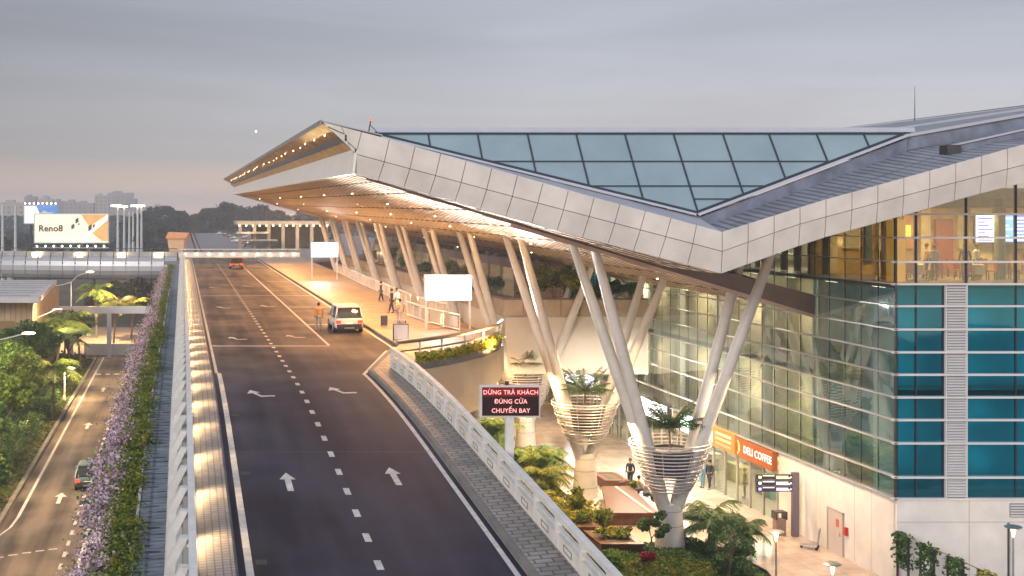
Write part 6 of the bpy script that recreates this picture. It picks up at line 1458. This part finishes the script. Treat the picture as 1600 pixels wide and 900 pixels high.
# ------------------------------------------------------------------ far tree line, houses, skyline
rr = random.Random(9)
proto = []
for k in range(4):
    rg_ = np.random.default_rng(300+k); cl = []
    for i in range(16):
        d = rg_.normal(size=3); d /= np.linalg.norm(d); cl.append(((d[0]*4.2, d[1]*4.2, 8.3+d[2]*3.0), 1.5+rg_.random()*1.3))
    vv, n = leaf_quads(clump_points(cl, 150, rg_), .75, 300+k); proto.append(mesh_from_quads('crown', vv, n, leaf_far))
tm = MB(); tm.tube([(0, 0, 0), (.2, 0, 4), (0, .1, 7)], [.4, .3, .15], 6); tme = tm.build('trunk', bark); tmesh = tme.data; bpy.data.objects.remove(tme)
far = []
for i in range(34): far.append((218+8.6*i+rr.uniform(-4, 4), rr.uniform(270, 520), 1.0))
for i in range(16): far.append((-10+15*i+rr.uniform(-5, 5), rr.uniform(300, 480), .62))
for i in range(7): far.append((228+i*7+rr.uniform(-2, 2), 215+rr.uniform(-8, 12), .62))
for i in range(6): far.append((150+i*22+rr.uniform(-8, 8), 158+rr.uniform(-6, 8), .42))
far = [(px, (v if not 288 < px < 430 or v > 405 else 420+(v*7 % 90)), s) for px, v, s in far]
placed = sorted(far)
for k, (px, v, s_) in enumerate(placed):
    u = (px-285)*v/1600
    if -1.5 < u < 22 and 160 < v < 400: continue
    t = thing('distant_tree', 'distant dark tree standing beyond the roads', 'tree', W(u, v, 0), rr.random()*6, 'distant trees beyond the roads'); q = s_*rr.uniform(.8, 1.25)*(1.3 if v > 380 else 1.0); t.scale = (q,)*3
    for nm, me in (('crown', proto[k % 4]), ('trunk', tmesh)): o = bpy.data.objects.new(nm, me); C.objects.link(o); o.parent = t
vv, n = leaf_quads(to_world(*(lambda n: ((rg.random(n)-.5)*700+10, 560+rg.random(n)*60, rg.random(n)**.8*(14+4*np.sin(np.arange(n)*.0))))(16000)), 2.0, 77)
o = bpy.data.objects.new('far_woodland', mesh_from_quads('far_woodland', vv, n, leaf_far)); C.objects.link(o); stuff(o, 'far hazy band of woodland below the skyline', 'woodland')
sk_mats = [mat('sky_bld_%d' % k, c, .8, var=.1, vscale=.05) for k, c in enumerate(((.34, .3, .29), (.42, .37, .33), (.28, .26, .27)))]
winm = mat('far_window', (.08, .08, .09), .4, emit=(1, .7, .4), estr=.12)
desc = ['hotel block with flat top, the tallest on the skyline', 'wide low block left of the tallest one', 'stepped block right beside the tallest one', 'block behind the billboard', 'domed hall on the left skyline', 'low block at the far left', 'pale block under the masts', 'long roofed block at the left edge', 'narrow block between the dome and the hotel', 'low house seen past the masts', 'squat block near the tree line']
for k, (px0, px1, py, v) in enumerate(((168, 208, 301, 900), (148, 168, 305, 900), (196, 214, 310, 860), (100, 128, 315, 800), (58, 82, 311, 850), (38, 56, 307, 860), (120, 146, 317, 760), (0, 38, 316, 700), (84, 100, 314, 820), (216, 236, 322, 700), (236, 262, 322, 720))):
    s_ = v/1600; u0, u1 = (px0-285)*s_, (px1-285)*s_; h = 17-(py-330)*s_
    t = thing('distant_building', desc[k], 'building', W((u0+u1)/2, v, 0), group='buildings on the skyline'); m = MB()
    m.ubox(u0, u1, v, v+14, 0, h); 
    if k == 4: c = W((u0+u1)/2, v+5, h); m.ball(c, (u1-u0)*.32, 12, 7, (1, 1, .8))
    else: m.ubox(u0+(u1-u0)*.2, u0+(u1-u0)*.55, v+2, v+10, h, h+1.6)
    m.build('wall', sk_mats[k % 3], t, world=True)
    nf = int((h-8)/3.2); nw = max(3, int((u1-u0)/3.4))
    for a in range(nf):
        m = MB()
        for b_ in range(nw): m.ubox(u0+(u1-u0)*(b_+.25)/nw, u0+(u1-u0)*(b_+.75)/nw, v-.15, v-.02, 9+a*3.2, 10.6+a*3.2)
        m.build('window_row', winm, t, world=True)
m = MB(); m.ball((-500, 2400, 173), 2.0, 8, 6); tag(center_origin(m.build('evening_star', emis('star_glow', (1, .97, .9), 4), smooth=True)), 'single bright point of light in the sky left of the roof tip', 'star')
# ------------------------------------------------------------------ haze
hz = MB(); hz.box(-1600, 1400, -80, 2500, -1.1, 46)
hm = bpy.data.materials.new('haze'); hm.use_nodes = True; hn = hm.node_tree.nodes; hn.remove(hn['Principled BSDF'])
pv = hn.new('ShaderNodeVolumePrincipled'); pv.inputs['Color'].default_value = (.88, .92, 1, 1); pv.inputs['Density'].default_value = .0006; pv.inputs['Anisotropy'].default_value = .0
hm.node_tree.links.new(pv.outputs[0], hn['Material Output'].inputs['Volume'])
HAZE = True
if HAZE: stuff(hz.build('haze', hm))
